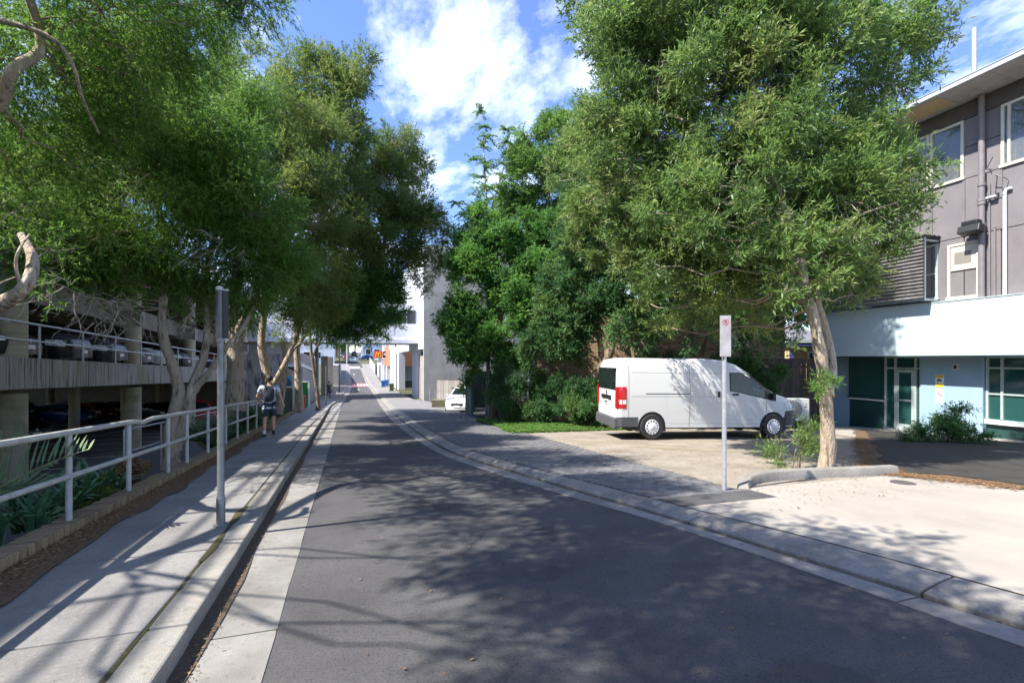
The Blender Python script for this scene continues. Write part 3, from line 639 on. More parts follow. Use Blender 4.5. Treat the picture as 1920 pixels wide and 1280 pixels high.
b = MB(); b.box((xs_-.134, y, z+hh*.12), (.003, wd*.42, .025)); b.build('cigarette_print', blk, s2)
s3, y, z, wd, hh = sign_board(1791, 1802, 682, 693, 'meter_box', creamf)
b = MB(); b.box((xs_-.14, y, z), (.012, wd*.5, hh*.55)); b.build('meter_window', glass, s3)
# side wall towards the fence and roof stack
# ================================================================= brick building behind the van
def plane_local(pA, pB):     # root at A, local x along A->B
    d = (pB-pA); d.z = 0; return math.atan2(d.y, d.x), d.length
A, B = at(1095, 675, 20.2), at(1470, 675, 20.2); rz, Lw = plane_local(A, B); z0 = zg(A.x, A.y)
bk = empty('brick_flats', (A.x, A.y, z0), 'cream brick wall of the flats seen between the tree trunks behind the white van', 'building', rz=rz)
b = MB(); b.box2((-2.2, .055, -.5), (Lw, 6, 5.4)); b.build('wall', mortar, bk)
rest = MB(); pb = MB().box((0, 0, 0), (.220, .05, .066)); pbo = None; k = 0
zc = z0; row = 0
# courses: the band seen between the trunks is laid brick by brick
cand = []
for r_ in range(62):
    z = .04+r_*.086
    for c_ in range(int((Lw+2)/.238)+1):
        x = -2.1+c_*.238+(.119 if r_ % 2 else 0)
        if x > Lw-.12: continue
        wz = z0+z; px = 1095+(x)/20.2*853
        dd = abs(px-1195)/60+abs(wz-2.55)/.75 if px < 1270 else abs(px-1380)/60+abs(wz-2.6)/.8
        cand.append((dd, x, z))
cand.sort()
for i, (dd, x, z) in enumerate(cand):
    if i < 295:
        if pbo is None: pbo = pb.build('brick', creamb, bk); o = pbo
        else: o = pbo.copy(); COL.objects.link(o)
        o.location = (x, .03+random.uniform(-.003, .003), z); o.rotation_euler = (0, 0, random.uniform(-.01, .01))
    else: rest.box((x, .03+random.uniform(-.003, .003), z), (.220, .05, .066))
tag(rest.build('brickwork', creamb, bk), kind='stuff')
# window in the brick wall
b = MB(); b.box2((Lw-2.6, -.02, 3.3), (Lw-1.6, .06, 4.8)); f = b.build('window', white, bk); b = MB(); b.box2((Lw-2.53, -.03, 3.37), (Lw-1.67, -.022, 4.73)); b.build('pane', glass, f)
# cream rendered house and yellow house
creamw = mat('cream_render', (.50, .42, .31), (.60, .52, .40), 2, .9)
A = at(1432, 675, 21.5); B = at(1474, 675, 21.5); rz, Lw = plane_local(A, B)
o = empty('cream_house', (A.x, A.y, zg(A.x, A.y)), 'cream rendered house wall between the brick flats and the yellow house', 'house', rz=rz)
b = MB(); b.box2((0, .1, -.3), (Lw, 4, 5)); b.build('wall', creamw, o)
b = MB(); b.box2((.18, .02, -.3), (.5, .098, 4.6)); b.build('brick_pier', creamb, o)
b = MB(); b.box2((-.1, -.1, 5.0), (Lw+.1, 4.1, 5.15)); b.build('roof', soffm, o)
A = at(1482, 675, 24); B = at(1560, 675, 24); rz, Lw = plane_local(A, B)
yw = mat('yellow_wall', (.60, .43, .17), (.66, .49, .22), 2, .85); blt = mat('blue_trim', (.06, .08, .30), None, rough=.5)
o = empty('yellow_house', (A.x, A.y, zg(A.x, A.y)), 'yellow weatherboard house with blue trim just above the dark fence', 'house', rz=rz); zb = -zg(A.x, A.y)
b = MB(); b.box2((0, .1, -.3), (Lw, 5, zb+2.3)); b.build('wall', yw, o)
b = MB(); b.box2((0, .0, -.3), (.2, .098, zb+2.28)); b.build('corner_post', blt, o)
b = MB(); b.box2((-.2, -.25, zb+2.3), (Lw, 5.1, zb+2.48)); b.build('eave', blt, o)
b = MB(); b.slabq((-.2, -.3, zb+2.49), (Lw, -.3, zb+2.49), (Lw, 3, zb+3.6), (-.2, 3, zb+3.6), (0, 0, .06)); b.build('roof', slatm, o)
b = MB(); b.box2((.95, .03, zb+.9), (1.75, .098, zb+2.0)); f = b.build('window', white, o); b = MB(); b.box2((1.03, .02, zb+.98), (1.67, .028, zb+1.92)); b.build('pane', glass, f)
# ================================================================= dark paling fence behind the van
palm_ = mat('dark_paling', (.045, .036, .032), (.085, .07, .062), 6, .9, .5, 40, rnd=.25, stretch=(3, 3, .4))
A, B = at(1262, 675, 17.4), at(1545, 675, 17.9); rz, Lw = plane_local(A, B)
pf = empty('paling_fence', (A.x, A.y, zg(A.x, A.y)), 'dark timber paling fence behind the nose of the white van', 'fence', rz=rz)
zt = EYE+.06-zg(A.x, A.y); n = int(Lw/.108); po = None
for i in range(n):
    if po is None: o = po = MB().box((0, 0, 0), (.1, .018, 2.75)).build('paling', palm_, pf)
    else: o = po.copy(); COL.objects.link(o)
    o.location = (.054+i*.108, random.uniform(-.004, .004)+(.012 if i % 2 else 0), zt-1.375+random.uniform(-.015, .02)); o.rotation_euler = (0, random.uniform(-.006, .006), 0)
for z in (.5, 1.4, 2.3):
    b = MB(); b.box2((0, .03, z), (Lw, .08, z+.08)); b.build('rail', palm_, pf)
# ================================================================= air conditioner beyond the van
A = at(1488, 768, 15.3); ac = empty('air_conditioner', (A.x, A.y, zg(A.x, A.y)+.1), 'grey outdoor air conditioner unit just beyond the nose of the white van', 'air conditioner', rz=-R(22))
acm = mat('ac_case', (.50, .50, .48), None, rough=.5)
b = MB(); b.box2((-.48, -.17, .4), (.42, .17, 1.12)); b.build('case', acm, ac, bevel=.015)
b = MB(); b.lathe((-.12, -.185, .76), (0, 1, 0), [(.30, 0), (.30, .012), (.27, .013)], 28); b.build('fan_guard', mat('ac_grille', (.18, .18, .18), None), ac)
for i in range(9): b = MB(); t = i*math.pi/9; b.box((-.12, -.19, .76), (.56, .006, .008), tilt=Matrix.Rotation(t, 3, 'Y')); b.build('grille_bar', acm, ac)
b = MB(); b.box2((-.4, -.15, 0), (-.34, .15, .4)); b.box2((.3, -.15, 0), (.36, .15, .4)); b.build('stand', acm, ac)
text('a', .10, blk, ac, (.31, -.173, .95), (R(90), 0, 0)); b = MB(); b.box((.3, -.172, .86), (.08, .003, .03)); b.build('data_plate', blk, ac)
# ================================================================= green corrugated gate enclosure
grn = mat('green_sheet', (.10, .19, .155), (.16, .27, .22), 1.5, .55, .1, 30, stretch=(1, 1, .4)); addlayer(grn, (.16, .20, .17), 2.5, .55, .75, .5, (1, 1, .3)); grl = mat('pale_green_sheet', (.17, .25, .19), (.25, .33, .26), 1.5, .6, stretch=(1, 1, .4)); addlayer(grl, (.26, .31, .26), 2, .5, .7, .5, (1, 1, .3))
def corr(name, pA, pB, zb_, zt_, m, root, pitch=.09, amp=.012):
    """corrugated sheet between two ground points"""
    d = (pB-pA); d.z = 0; L_ = d.length; d.normalize(); nrm = Vector((-d.y, d.x, 0)); b = MB(); n = int(L_/pitch*4); o_ = root.location
    for i in range(n+1):
        p = pA+d*(L_*i/n)+nrm*(amp if (i % 4) in (1, 2) else -amp); b.v += [(p.x-o_.x, p.y-o_.y, zb_-o_.z), (p.x-o_.x, p.y-o_.y, zt_-o_.z)]
    for i in range(n): b.f.append((2*i, 2*i+2, 2*i+3, 2*i+1)); b.m.append(0)
    o = b.build(name, m, root, recalc=False); md = o.modifiers.new('solid', 'SOLIDIFY'); md.thickness = .004; return o
P1, P2, P3, P4 = at(874, 675, 24.5), at(885, 675, 22.3), at(918, 675, 20.8), at(945, 675, 20.6)
Q1, Q2 = at(884, 675, 24.6), at(921, 675, 24.2)
ge = empty('green_metal_gate', (P2.x, P2.y, zg(P2.x, P2.y)), 'green corrugated metal fence and gate beside the parked white car', 'gate')
gz = zg(P2.x, P2.y)+.05; top = EYE-(697-675)/853*22
corr('side_sheet', P1, P2, gz, top, grn, ge); corr('gate_sheet', Q1, Q2, gz+.25, top-.05, grl, ge); corr('front_sheet', P3, P4, gz+.02, top-.03, grn, ge); corr('return_sheet', Q2, P3, gz+.05, top, grn, ge)
for p, hgt, rr in ((P1, .05, .04), (P2, .12, .06), (P3, .1, .05), (at(933, 675, 20.7), .16, .04), (P4, 0, .04), (Q1, 0, .04)):
    b = MB(); b.box2((p.x-ge.location.x-rr, p.y-ge.location.y-rr, -.2), (p.x-ge.location.x+rr, p.y-ge.location.y+rr, top+hgt-ge.location.z)); b.build('post', grn, ge)
b = MB(); b.tube([tuple(Q1-ge.location)[:2]+(top-.05-gz+.05,), tuple(Q2-ge.location)[:2]+(top-.05-gz+.05,)], .03, 6); b.tube([tuple(Q1-ge.location)[:2]+(.3,), tuple(Q2-ge.location)[:2]+(.3,)], .03, 6); b.build('gate_rail', grn, ge)
# ================================================================= building over the street (front corner at s=46)
whw = mat('white_render', (.66, .67, .70), (.72, .73, .76), 1.5, .8)
gcon = mat('grey_concrete_panel', (.36, .335, .285), (.46, .43, .37), .9, .85, .15, 30, detail=8); addlayer(gcon, (.24, .23, .21), .8, .5, .7, .55, (1, 1, .35))
ov_ = empty('overpass_building', (7.3, 46, -2.4), 'white and grey concrete building that bridges the street', 'building')
def ob(b, name, m, par=ov_, **k):
    if par is ov_: b.v = [(v[0]-7.3, v[1]-46, v[2]+2.4) for v in b.v]
    return b.build(name, m, par, **k)
for (z0, z1) in ((-2.6, 3.62), (3.64, 8.3), (8.32, 13.2)):        # cast concrete wall facing down the street
    b = MB(); b.box2((7.3, 46, z0), (24, 46.3, z1)); ob(b, 'concrete_panel', gcon, bevel=.015)
b = MB(); b.box2((7.32, 46.3, 2.7), (24, 72, 13.1)); ob(b, 'upper_block', whw)
b = MB(); b.box2((7.29, 46.3, 2.7), (7.32, 72, 9.0)); ob(b, 'street_face', whw)
b = MB(); b.box2((7.5, 46.3, -2.6), (7.56, 50, 2.0)); ob(b, 'recess_wall', dcon)
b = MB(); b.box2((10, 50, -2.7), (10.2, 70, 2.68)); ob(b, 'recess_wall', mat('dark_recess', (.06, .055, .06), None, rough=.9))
b = MB(); b.box2((7.25, 50.6, -2.7), (7.75, 54.2, 2.69)); ob(b, 'pillar', whw)
for y in (66.5, 70.5): b = MB(); b.box2((7.0, y, -2.7), (7.9, y+1.6, 2.69)); ob(b, 'pillar', whw)
b = MB(); b.box2((-10, 49.8, 3.4), (7.27, 57.5, 5.2)); ob(b, 'bridge_beam', whw)
b = MB(); b.box2((-10, 49.55, 3.35), (7.26, 49.79, 3.75)); ob(b, 'bridge_ledge', whw)
b = MB(); b.box2((-10, 50.2, 5.2), (7.27, 57, 7.6)); ob(b, 'bridge_storey', whw)
for x0, x1 in ((-4.5, -2.2), (-1.4, 1.0), (1.8, 3.4), (5.15, 7.1)):
    b = MB(); b.box2((x0, 50.12, 5.5), (x1, 50.19, 6.95)); f = ob(b, 'window', mat('window_dark', (.05, .055, .06), None, rough=.2)); b = MB(); b.box2(((x0+x1)/2-.03-7.3, 50.08-46, 5.5+2.4), ((x0+x1)/2+.03-7.3, 50.11-46, 6.95+2.4)); b.build('mullion', alum, f)
for y in (47.6, 49.2): b = MB(); b.box2((7.26, y, 6.2), (7.288, y+.25, 8.6)); ob(b, 'slit_window', black)
b = MB(); b.box2((7.26, 60, 9.0), (7.31, 72, 9.1)); b.slabq((7.2, 49.9, 9.6), (7.31, 49.9, 9.6), (7.31, 58, 7.65), (7.2, 58, 7.65), (0, 0, .25)); ob(b, 'stair_parapet', whw)
for i in range(12): b = MB(); b.box2((4.6+i*.22, 50.25, 7.6), (4.65+i*.22, 50.31, 10.4)); ob(b, 'screen_bar', black)
b = MB(); b.box2((4.5, 50.24, 10.4), (7.3, 50.32, 10.5)); ob(b, 'screen_rail', black)
b = MB(); b.box2((7.9, 52, -1.2), (9.2, 52.1, .2)); ob(b, 'red_notice', mat('dull_red', (.28, .03, .04), None, rough=.6))
b = MB(); b.box2((8.4, 49, -2.5), (9.5, 49.08, -.9)); o = ob(b, 'street_number_panel', black); text('6', 1.0, white, o, (8.9-7.3, 48.97-46, -1.6+2.4), (R(90), 0, 0), 'number')
b = MB(); b.box2((-10, 50.2, -2.8), (-5.4, 57.2, 3.38)); ob(b, 'bridge_support', gcon)
# ================================================================= beyond the bridge
obr = mat('orange_brick', (.30, .13, .07), (.40, .20, .12), 12, .85, .3, 40, rnd=.05)
o = empty('orange_brick_shop', (6.6, 72, zg(6, 72)), 'orange brick shop with white piers beyond the overpass', 'shop')
b = MB(); b.box2((0, 3, 3.2), (8, 16, 6.6)); b.build('wall', obr, o)
b = MB(); b.box2((-.15, 0, 0), (.7, 1.2, 6.3)); b.build('pier', whw, o); b = MB(); b.box2((-.1, 9, 0), (.6, 10, 3.2)); b.build('pier', whw, o); b = MB(); b.box2((-.1, 15, 0), (.6, 16, 3.2)); b.build('pier', whw, o)
b = MB(); b.box2((.5, 1.2, 0), (.7, 16, 3.19)); b.build('dark_opening', dcon, o)
b = MB(); b.box2((-.3, 1.0, 5.8), (.5, 1.8, 6.9)); b.build('air_unit', white, o)
# projecting sign
o = empty('projecting_sign', (5.35, 84.5, 1.4), 'orange red fast food sign with yellow arches next to a small black sign', 'sign'); zt = 1.4
sg = mat('sign_orange', (.75, .08, .02), None, rough=.4); ym = mat('arch_yellow', (.9, .55, .02), None, rough=.4)
b = MB(); b.box2((-.75, -.1, .55), (.72, .1, 1.75)); pnl = b.build('panel', sg, o)
b = MB()
for cx in (-.22, .22): b.tube([(cx+.21*math.cos(t), -.12, .68+.86*math.sin(t)) for t in [math.pi*i/10 for i in range(11)]], .055, 6)
b.build('arches_emblem', ym, pnl)
b = MB(); b.box2((.76, -.09, .6), (2.0, .09, 1.7)); p2 = b.build('panel', blk, o); b = MB(); b.lathe((1.1, -.1, 1.2), (0, 1, 0), [(.2, 0), (.2, .01)], 14); b.box2((1.45, -.1, 1.05), (1.7, -.091, 1.35)); b.box2((1.5, -.1, .75), (1.85, -.091, .85)); b.build('white_symbols', white, p2)
b = MB(); b.cyl((2.05, 0, -4.2), (2.05, 0, 1.8), .07, 8); b.build('pole', polem, o)
o = empty('white_shed', (6.1, 88, zg(6, 88)), 'low white shed with a dark roller door beyond the orange brick shop', 'shed')
b = MB(); b.box2((.0, 0, 0), (6, 12, 4.0)); b.build('wall', whw, o); b = MB(); b.box2((-.06, 1, 0), (-.01, 6, 3.0)); b.build('roller_door', mat('dark_roller', (.12, .13, .15), None, rough=.6), o)
b = MB(); b.box2((-.5, 0, 4), (6, 12, 4.2)); b.build('roof', soffm, o)
fence = empty('pale_timber_fence', (5.7, 100, zg(5.7, 100)), 'pale timber fence climbing the far hill beside the street', 'fence')
fm = mat('pale_paling', (.36, .35, .30), (.46, .45, .40), 5, .9, rnd=.1)
for i in range(40):
    y = i*.62; b = MB(); z = zg(5.7, 100+y)-zg(5.7, 100); b.box((0, y, z+1.0), (.05, .55, 2.0)); b.build('paling', fm, fence)
blueb = mat('pale_blue_wall', (.50, .56, .66), (.58, .64, .74), 3, .8)
for (x, y, wd, dp, hh, lab, m) in ((4.6, 150, 9, 10, 9, 'pale blue grey building at the top of the far hill', blueb), (10, 128, 9, 12, 8, 'white far building right of the pale blue one on the hill', whw),
                              (-14, 128, 11, 14, 7, 'white far building left of the street on the hill', whw), (-8, 165, 9, 10, 9, 'cream far building at the end of the street', creamw)):
    o = empty('far_building', (x, y, zg(x, y)), lab, 'building', group='buildings on the far hill')
    b = MB(); b.box2((0, 0, -2), (wd, dp, hh)); b.build('wall', m, o)
    b = MB(); b.box2((-.2, -.2, hh), (wd+.2, dp+.2, hh+.3)); b.build('roof', soffm, o)
    for fl in range(2):
        for i in range(3):
            b = MB(); b.box2((1+i*2.6, -.08, 1.5+fl*3.2), (2.6+i*2.6, -.01, 3.2+fl*3.2)); f = b.build('window', white, o); b = MB(); b.box2((1.1+i*2.6, -.12, 1.6+fl*3.2), (2.5+i*2.6, -.081, 3.1+fl*3.2)); b.build('pane', glass, f)
            b = MB(); b.box2((-.08, 1+i*3, 1.5+fl*3.2), (-.01, 2.6+i*3, 3.2+fl*3.2)); f = b.build('window', white, o); b = MB(); b.box2((-.12, 1.1+i*3, 1.6+fl*3.2), (-.081, 2.5+i*3, 3.1+fl*3.2)); b.build('pane', glass, f)
# left side: concrete walls and piers after the garage
cw = empty('concrete_ramp_wall', (-3.9, 40, zg(-4, 40)), 'tall grey concrete ramp wall at the end of the left footpath', 'wall')
cgr = mat('mid_concrete', (.27, .26, .255), (.34, .33, .32), 1.5, .85, .2, 40); 
b = MB(); b.box2((-6, 3.5, -.4), (-1.2, 3.8, 4.1)); b.build('cross_wall', cpc, cw)
b = MB(); b.slabq((-.02, 4, -.4), (.28, 4, -.4), (1.0, 11, -.9), (.7, 11, -.9), (0, 0, 4.6)); b.build('side_wall', cgr, cw)
b = MB(); b.slabq((-1.2, 3.9, 3.0), (.3, 3.9, 3.0), (1.0, 9, 2.4), (-.6, 9, 2.4), (0, 0, .25)); b.build('ramp_slab', whw, cw)
for i, (x, y) in enumerate(((-2.35, 56), (-1.9, 61))):
    o = tag(MB().box2((x-.35, y-.35, zg(x, y)-.2), (x+.35, y+.35, zg(x, y)+4.6)).build('concrete_pier', gcon), ['nearer concrete pier under the left end of the overpass', 'farther concrete pier under the left end of the overpass'][i], 'pier', 'concrete piers under the overpass')
b = MB(); b.box2((-2.3, 62, zg(-2, 64)-.2), (-2.0, 76, zg(-2, 70)+4.3)); tag(b.build('green_stained_wall', mat('mossy_wall', (.16, .18, .10), (.22, .22, .15), 2, .9)), 'mossy green wall beyond the concrete piers', 'wall')
b = MB(); b.box2((-3.4, 78, zg(-2, 80)-.2), (-1.1, 108, zg(-2, 80)+3.4)); tag(b.build('grey_yard_wall', cgr), 'long grey yard wall on the left past the red crossing', 'wall')
# poles along the street
def pole(px, py, D_, r_, ztop, name, label, m=polem, cat='pole', base=True, grp=None):
    p = at(px, py, D_); p.z = zg(p.x, p.y)+.12; o = empty(name, p, label, cat, group=grp)
    b = MB(); b.tube([(0, 0, -.05), (0, 0, ztop)], [r_, r_*.85], 12); b.build('shaft', m, o, smooth=True)
    if base: b = MB(); b.cyl((0, 0, -.03), (0, 0, .05), r_*1.5, 12); b.build('base_collar', m, o, smooth=True)
    return o
o = pole(595, 769, 26.2, .085, 6.3, 'street_lamp', 'tall grey lamp pole on the left footpath, its top lost in the foliage')
o['category'] = 'lamp post'
b = MB(); b.tube([(0, 0, 6.2), (.35, .1, 6.5), (1.3, .2, 6.6)], .04, 8); b.build('arm', polem, o); b = MB(); b.box((1.5, .2, 6.58), (.55, .2, .09)); b.build('lamp_head', polem, o, bevel=.03)
o = pole(611, 758, 34.4, .04, 2.9, 'sign_pole', 'thin sign pole past the lamp pole, near the far walker'); b = MB(); b.box((0, -.03, 2.6), (.05, .02, .6)); b.build('sign_plate', galv, o)
pole(636, 735, 57, .07, 5.9, 'street_pole', 'dark slim pole on the left kerb beyond the far walker', mat('dark_pole', (.05, .06, .055), None, rough=.5))
pole(650.5, 700, 95, .07, 7.0, 'street_pole', 'pale slim pole on the left kerb by the far crossing', white)
pole(676.5, 678, 121, .07, 6.0, 'street_pole', 'dark pole in the middle of the far hill')
pole(787, 753, 42.5, .05, 3.1, 'sign_pole', 'pale pole at the corner of the grey concrete wall', galv)
for q, lab in ((606, 'first'), (625, 'second')): pass
# bollard light / column on the near footpath
p = Vector((-1.2, 5.36, zg(-1.2, 5.36)+.122)); pl = empty('light_column', p, 'round grey steel light column with a dark slotted head on the near footpath', 'light column')
b = MB(); b.lathe((0, 0, 0), (0, 0, 1), [(.055, 0), (.055, .012), (.04, .013), (.04, .28), (.036, .29), (.033, .30), (.031, 1.86), (.036, 1.865), (.036, 1.9)], 24); b.build('shaft', polem, pl, smooth=True)
b = MB(); b.cyl((0, 0, 0), (0, 0, .012), .075, 20)
b.build('base_plate', polem, pl)
b = MB(); b.lathe((-.012, 0, 1.9), (0, 0, 1), [(.033, 0), (.033, .5)], 20); b.build('head_tube', mat('steel_dark', (.10, .10, .105), (.14, .14, .145), 6, .4, metal=.5), pl, smooth=True)
b = MB(); b.box2((.018, -.012, 1.9), (.066, .03, 2.385)); b.build('light_panel', mat('panel_black', (.02, .02, .022), None, rough=.35), pl, bevel=.006)
b = MB(); b.lathe((-.012, 0, 2.39), (0, 0, 1), [(.035, 0), (.035, .03), (.01, .04)], 20); b.box2((.0, -.013, 2.386), (.068, .031, 2.4)); b.build('cap', galv, pl)
b = MB(); b.box2((.0, -.014, 1.885), (.068, .032, 1.9)); b.build('lower_bracket', galv, pl)
# parking sign pole on the right
p = at(1358, 918, 6.49); p.z = zg(p.x, p.y)+.10; sp = empty('parking_sign', p, 'galvanised parking sign pole in front of the white van', 'sign')
b = MB(); b.tube([(0, 0, -.05), (.0, 0, 2.45)], .031, 16); b.build('shaft', galv, sp, smooth=True)
sgm = mat('sign_face', (.34, .32, .32), (.50, .47, .47), 6, .45); b = MB(); b.box2((-.075, -.047, 1.90), (.075, -.038, 2.48)); s_ = b.build('sign_plate', sgm, sp); s_.rotation_euler = (0, 0, -R(24)); 
b = MB(); n = 32
for i in range(n):
    for rr in (.034, .042): t = 2*math.pi*i/n; b.v.append((math.cos(t)*rr, -.0485, 2.385+math.sin(t)*rr))
for i in range(n): j = (i+1) % n; b.f.append((2*i, 2*i+1, 2*j+1, 2*j)); b.m.append(0)
b.build('red_ring', redm, s_, recalc=False); b = MB(); b.box((0, -.049, 2.385), (.076, .0015, .007), tilt=Matrix.Rotation(R(40), 3, 'Y')); b.build('red_bar', redm, s_)
text('P', .062, blk, s_, (0, -.049, 2.385), (R(90), 0, 0), 'letter', .0005)
for z in (1.98, 2.4): b = MB(); b.lathe((0, 0, z), (0, 0, 1), [(.037, 0), (.037, .02)], 14); b.build('clamp', galv, sp)
# concrete island kerb around the tree
pts = [(5.34, 4.96), (5.42, 5.06), (5.55, 5.17), (5.75, 5.28), (6.0, 5.36), (6.4, 5.41), (6.9, 5.40), (7.4, 5.33), (7.9, 5.25), (8.4, 5.18), (8.9, 5.14)]
b = MB(); n = len(pts); rows = []
for i, (x, y) in enumerate(pts):
    q0 = Vector(pts[max(0, i-1)]); q1 = Vector(pts[min(n-1, i+1)]); d = (q1-q0).normalized(); nn = Vector((-d.y, d.x)); h = .14*min(1, .15+i*.22); z = zg(x, y)+.095
    for s_q, zz_ in ((-.085, -.06), (-.075, h-.02), (-.055, h), (.06, h), (.08, h-.02), (.085, -.06)): b.v.append((x+nn.x*s_q, y+nn.y*s_q, z+zz_))
for i in range(n-1):
    for j in range(5): b.f.append((i*6+j, i*6+j+1, (i+1)*6+j+1, (i+1)*6+j)); b.m.append(0)
b.f.append(tuple(range(6))[::-1]); b.m.append(0); b.f.append(tuple((n-1)*6+j for j in range(6))); b.m.append(0)
struct(b.build('island_kerb', conc, smooth=True))
# made-up dark patch and brown fringe, shade before the shopfront put into colour
shadem = mat('shade_patch_dark', (.02, .019, .016), (.04, .036, .03), 2, .9, .4, 90); bl = lambda y: 9.25-.55*max(0, (y-4.6))+.16*math.sin(y*5)+.08*math.sin(y*13)
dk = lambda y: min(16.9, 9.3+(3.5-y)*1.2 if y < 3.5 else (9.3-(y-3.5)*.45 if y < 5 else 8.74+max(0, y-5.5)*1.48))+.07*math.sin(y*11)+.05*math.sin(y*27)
struct(strip('shade_patch_fringe', dk, (lambda y: 17.3), 2.4, 10.8, .112, mulch, 6, edge=.1))
struct(strip('shade_patch', (lambda y: min(17.1, dk(y)+.6+.1*math.sin(y*6))), (lambda y: 17.2), 2.9, 10.6, .122, shadem, 6, edge=.05))  # near-black sheet, shade painted into the ground colour
tag(scatter('patch_edge_litter', 9000, lambda g, n, y: np.array([dk(q) for q in y])+g.normal(0, .16, n)+.1, lambda g, n: g.uniform(2.3, 9, n), lambda x, y: zg(x, y)+.116, .045, litm, seed=12), 'band of brown leaf bits added along the edge of the painted dark patch', 'leaf litter')  # leaf bits added to blur the rim of the painted patch
b = MB(); c = at(1560, 902, 7.2); b.lathe((8.1, 4.55, zg(8.1, 4.55)+.102), (0, 0, 1), [(.16, 0), (.16, .006), (.14, .008)], 24); struct(b.build('drain_cover', mat('dark_iron', (.08, .07, .065), None, rough=.7)))
# wheelie bins
def bin_(x, y, rz, c, lid, label):
    o = empty('wheelie_bin', (x, y, zg(x, y)+.09), label, 'bin', rz, 'wheelie bins by the street'); m = mat('bin_plastic', c, None, rough=.5)
    b = MB(); b.slabq((-.22, -.25, .08), (.22, -.25, .08), (.22, .2, .08), (-.22, .2, .08), (0, 0, .01)); v = [(-.22, -.25, .08), (.22, -.25, .08), (.22, .2, .08), (-.22, .2, .08), (-.29, -.36, .98), (.29, -.36, .98), (.29, .3, .98), (-.29, .3, .98)]
    b = MB(); b.add(v, [(3, 2, 1, 0), (4, 5, 6, 7), (0, 1, 5, 4), (1, 2, 6, 5), (2, 3, 7, 6), (3, 0, 4, 7)]); b.build('body', m, o, bevel=.02)
    b = MB(); b.slabq((-.31, -.4, .985), (.31, -.4, .985), (.31, .34, 1.0), (-.31, .34, 1.0), (0, 0, .05)); b.cyl((-.25, .36, 1.0), (.25, .36, 1.0), .025, 8); b.build('lid', mat('bin_lid', lid, None, rough=.5), o, bevel=.015)
    for s in (-1, 1): b = MB(); b.lathe((s*.26-.03, .22, .1), (1, 0, 0), [(.1, 0), (.1, .06)], 14); b.build('wheel', rubber, o)
p = at(734, 735, 60); bin_(p.x, p.y, 0, (.12, .2, .06), (.16, .2, .02), 'green wheelie bin beside the white pier')
p = at(720.5, 725, 69); bin_(p.x-.15, p.y, 0, (.02, .12, .42), (.02, .14, .5), 'blue wheelie bin by the dark roller door'); 
p = at(719, 725, 71); bin_(p.x+.5, p.y, 0, (.02, .12, .42), (.02, .14, .5), 'second blue wheelie bin just behind the other blue one')
# donation boxes by the left footpath
def cabinet(name, px, py, D_, wd, dp, hh, m, fm_, lab, roof=None, rz=-.1):
    p = at(px, py, D_); o = empty(name, (p.x, p.y, zg(p.x, p.y)+.05), lab, 'donation bin', rz, 'boxes and bins beside the left footpath')
    b = MB(); b.box2((-wd/2+.05, -dp/2, 0), (wd/2-.05, dp/2, hh-.02)); b.build('panel', m, o)
    for s in (-1, 1): b = MB(); b.box((s*(wd/2-.03), -dp/2-.01, hh/2), (.08, .06, hh)); b.build('frame_post', fm_, o)
    b = MB(); b.box((0, -dp/2-.01, hh), (wd, .07, .08)); b.build('top_frame', fm_, o)
    if roof is not None: b = MB(); b.box((-.05, -dp/2, hh+.33), (wd*.8, .05, .55)); b.build('header_sign', roof, o)
    return o
cabinet('notice_cabinet', 541, 757, 24.6, .62, .4, 1.42, mat('grey_green', (.13, .15, .12), None, rough=.6), white, 'grey green cabinet with white frame and blue header behind the walking man', mat('blue_header', (.02, .15, .33), None, rough=.5))
cabinet('donation_bin', 573, 752, 30, .52, .5, 1.75, mat('bright_green', (.03, .32, .06), None, rough=.5), white, 'bright green donation bin with white posts')
cabinet('donation_bin', 566, 753, 31, .35, .4, 1.6, mat('navy_blue', (.03, .05, .2), None, rough=.5), white, 'narrow navy blue donation bin behind the red one')
p = at(569.5, 753, 27); o = empty('red_bin', (p.x, p.y, zg(p.x, p.y)+.08), 'red litter bin in front of the green donation bin', 'bin'); b = MB(); b.lathe((0, 0, 0), (0, 0, 1), [(.11, 0), (.12, .75)], 12); b.build('body', mat('post_red', (.5, .03, .03), None, rough=.5), o); b = MB(); b.lathe((0, 0, .75), (0, 0, 1), [(.13, 0), (.12, .1), (.03, .16)], 12); b.build('lid', mat('post_red_lid', (.6, .06, .05), None, rough=.5), o)
# weathered paling fence and planter near the parked car
wp = mat('weathered_paling', (.24, .21, .19), (.38, .35, .32), 4, .9, .4, 40, rnd=.15, stretch=(3, 3, .4)); A, B = at(819, 675, 34.5), at(880, 675, 33); rz, Lw = plane_local(A, B)
o = empty('weathered_fence', (A.x, A.y, zg(A.x, A.y)), 'weathered grey timber fence behind the parked white car', 'fence', rz=rz); po = None
for i in range(int(Lw/.125)):
    if po is None: q = po = MB().box((0, 0, 0), (.115, .02, 2.0)).build('paling', wp, o)
    else: q = po.copy(); COL.objects.link(q)
    q.location = (.06+i*.125, .01*(i % 2), 1.02+random.uniform(-.02, .02))
b = MB(); b.box2((0, .04, .4), (Lw, .09, .5)); b.box2((0, .04, 1.5), (Lw, .09, 1.6)); b.build('rail', wp, o)
A = at(822, 764, 32); b = MB(); b.box((A.x+.4, A.y, zg(A.x, A.y)+.3), (1.7, .9, .6), rz=-.2); tag(b.build('planter_box', mat('planter_dark', (.10, .09, .06), (.2, .18, .1), 5, .9)), 'low dark planter box by the weathered fence', 'planter')
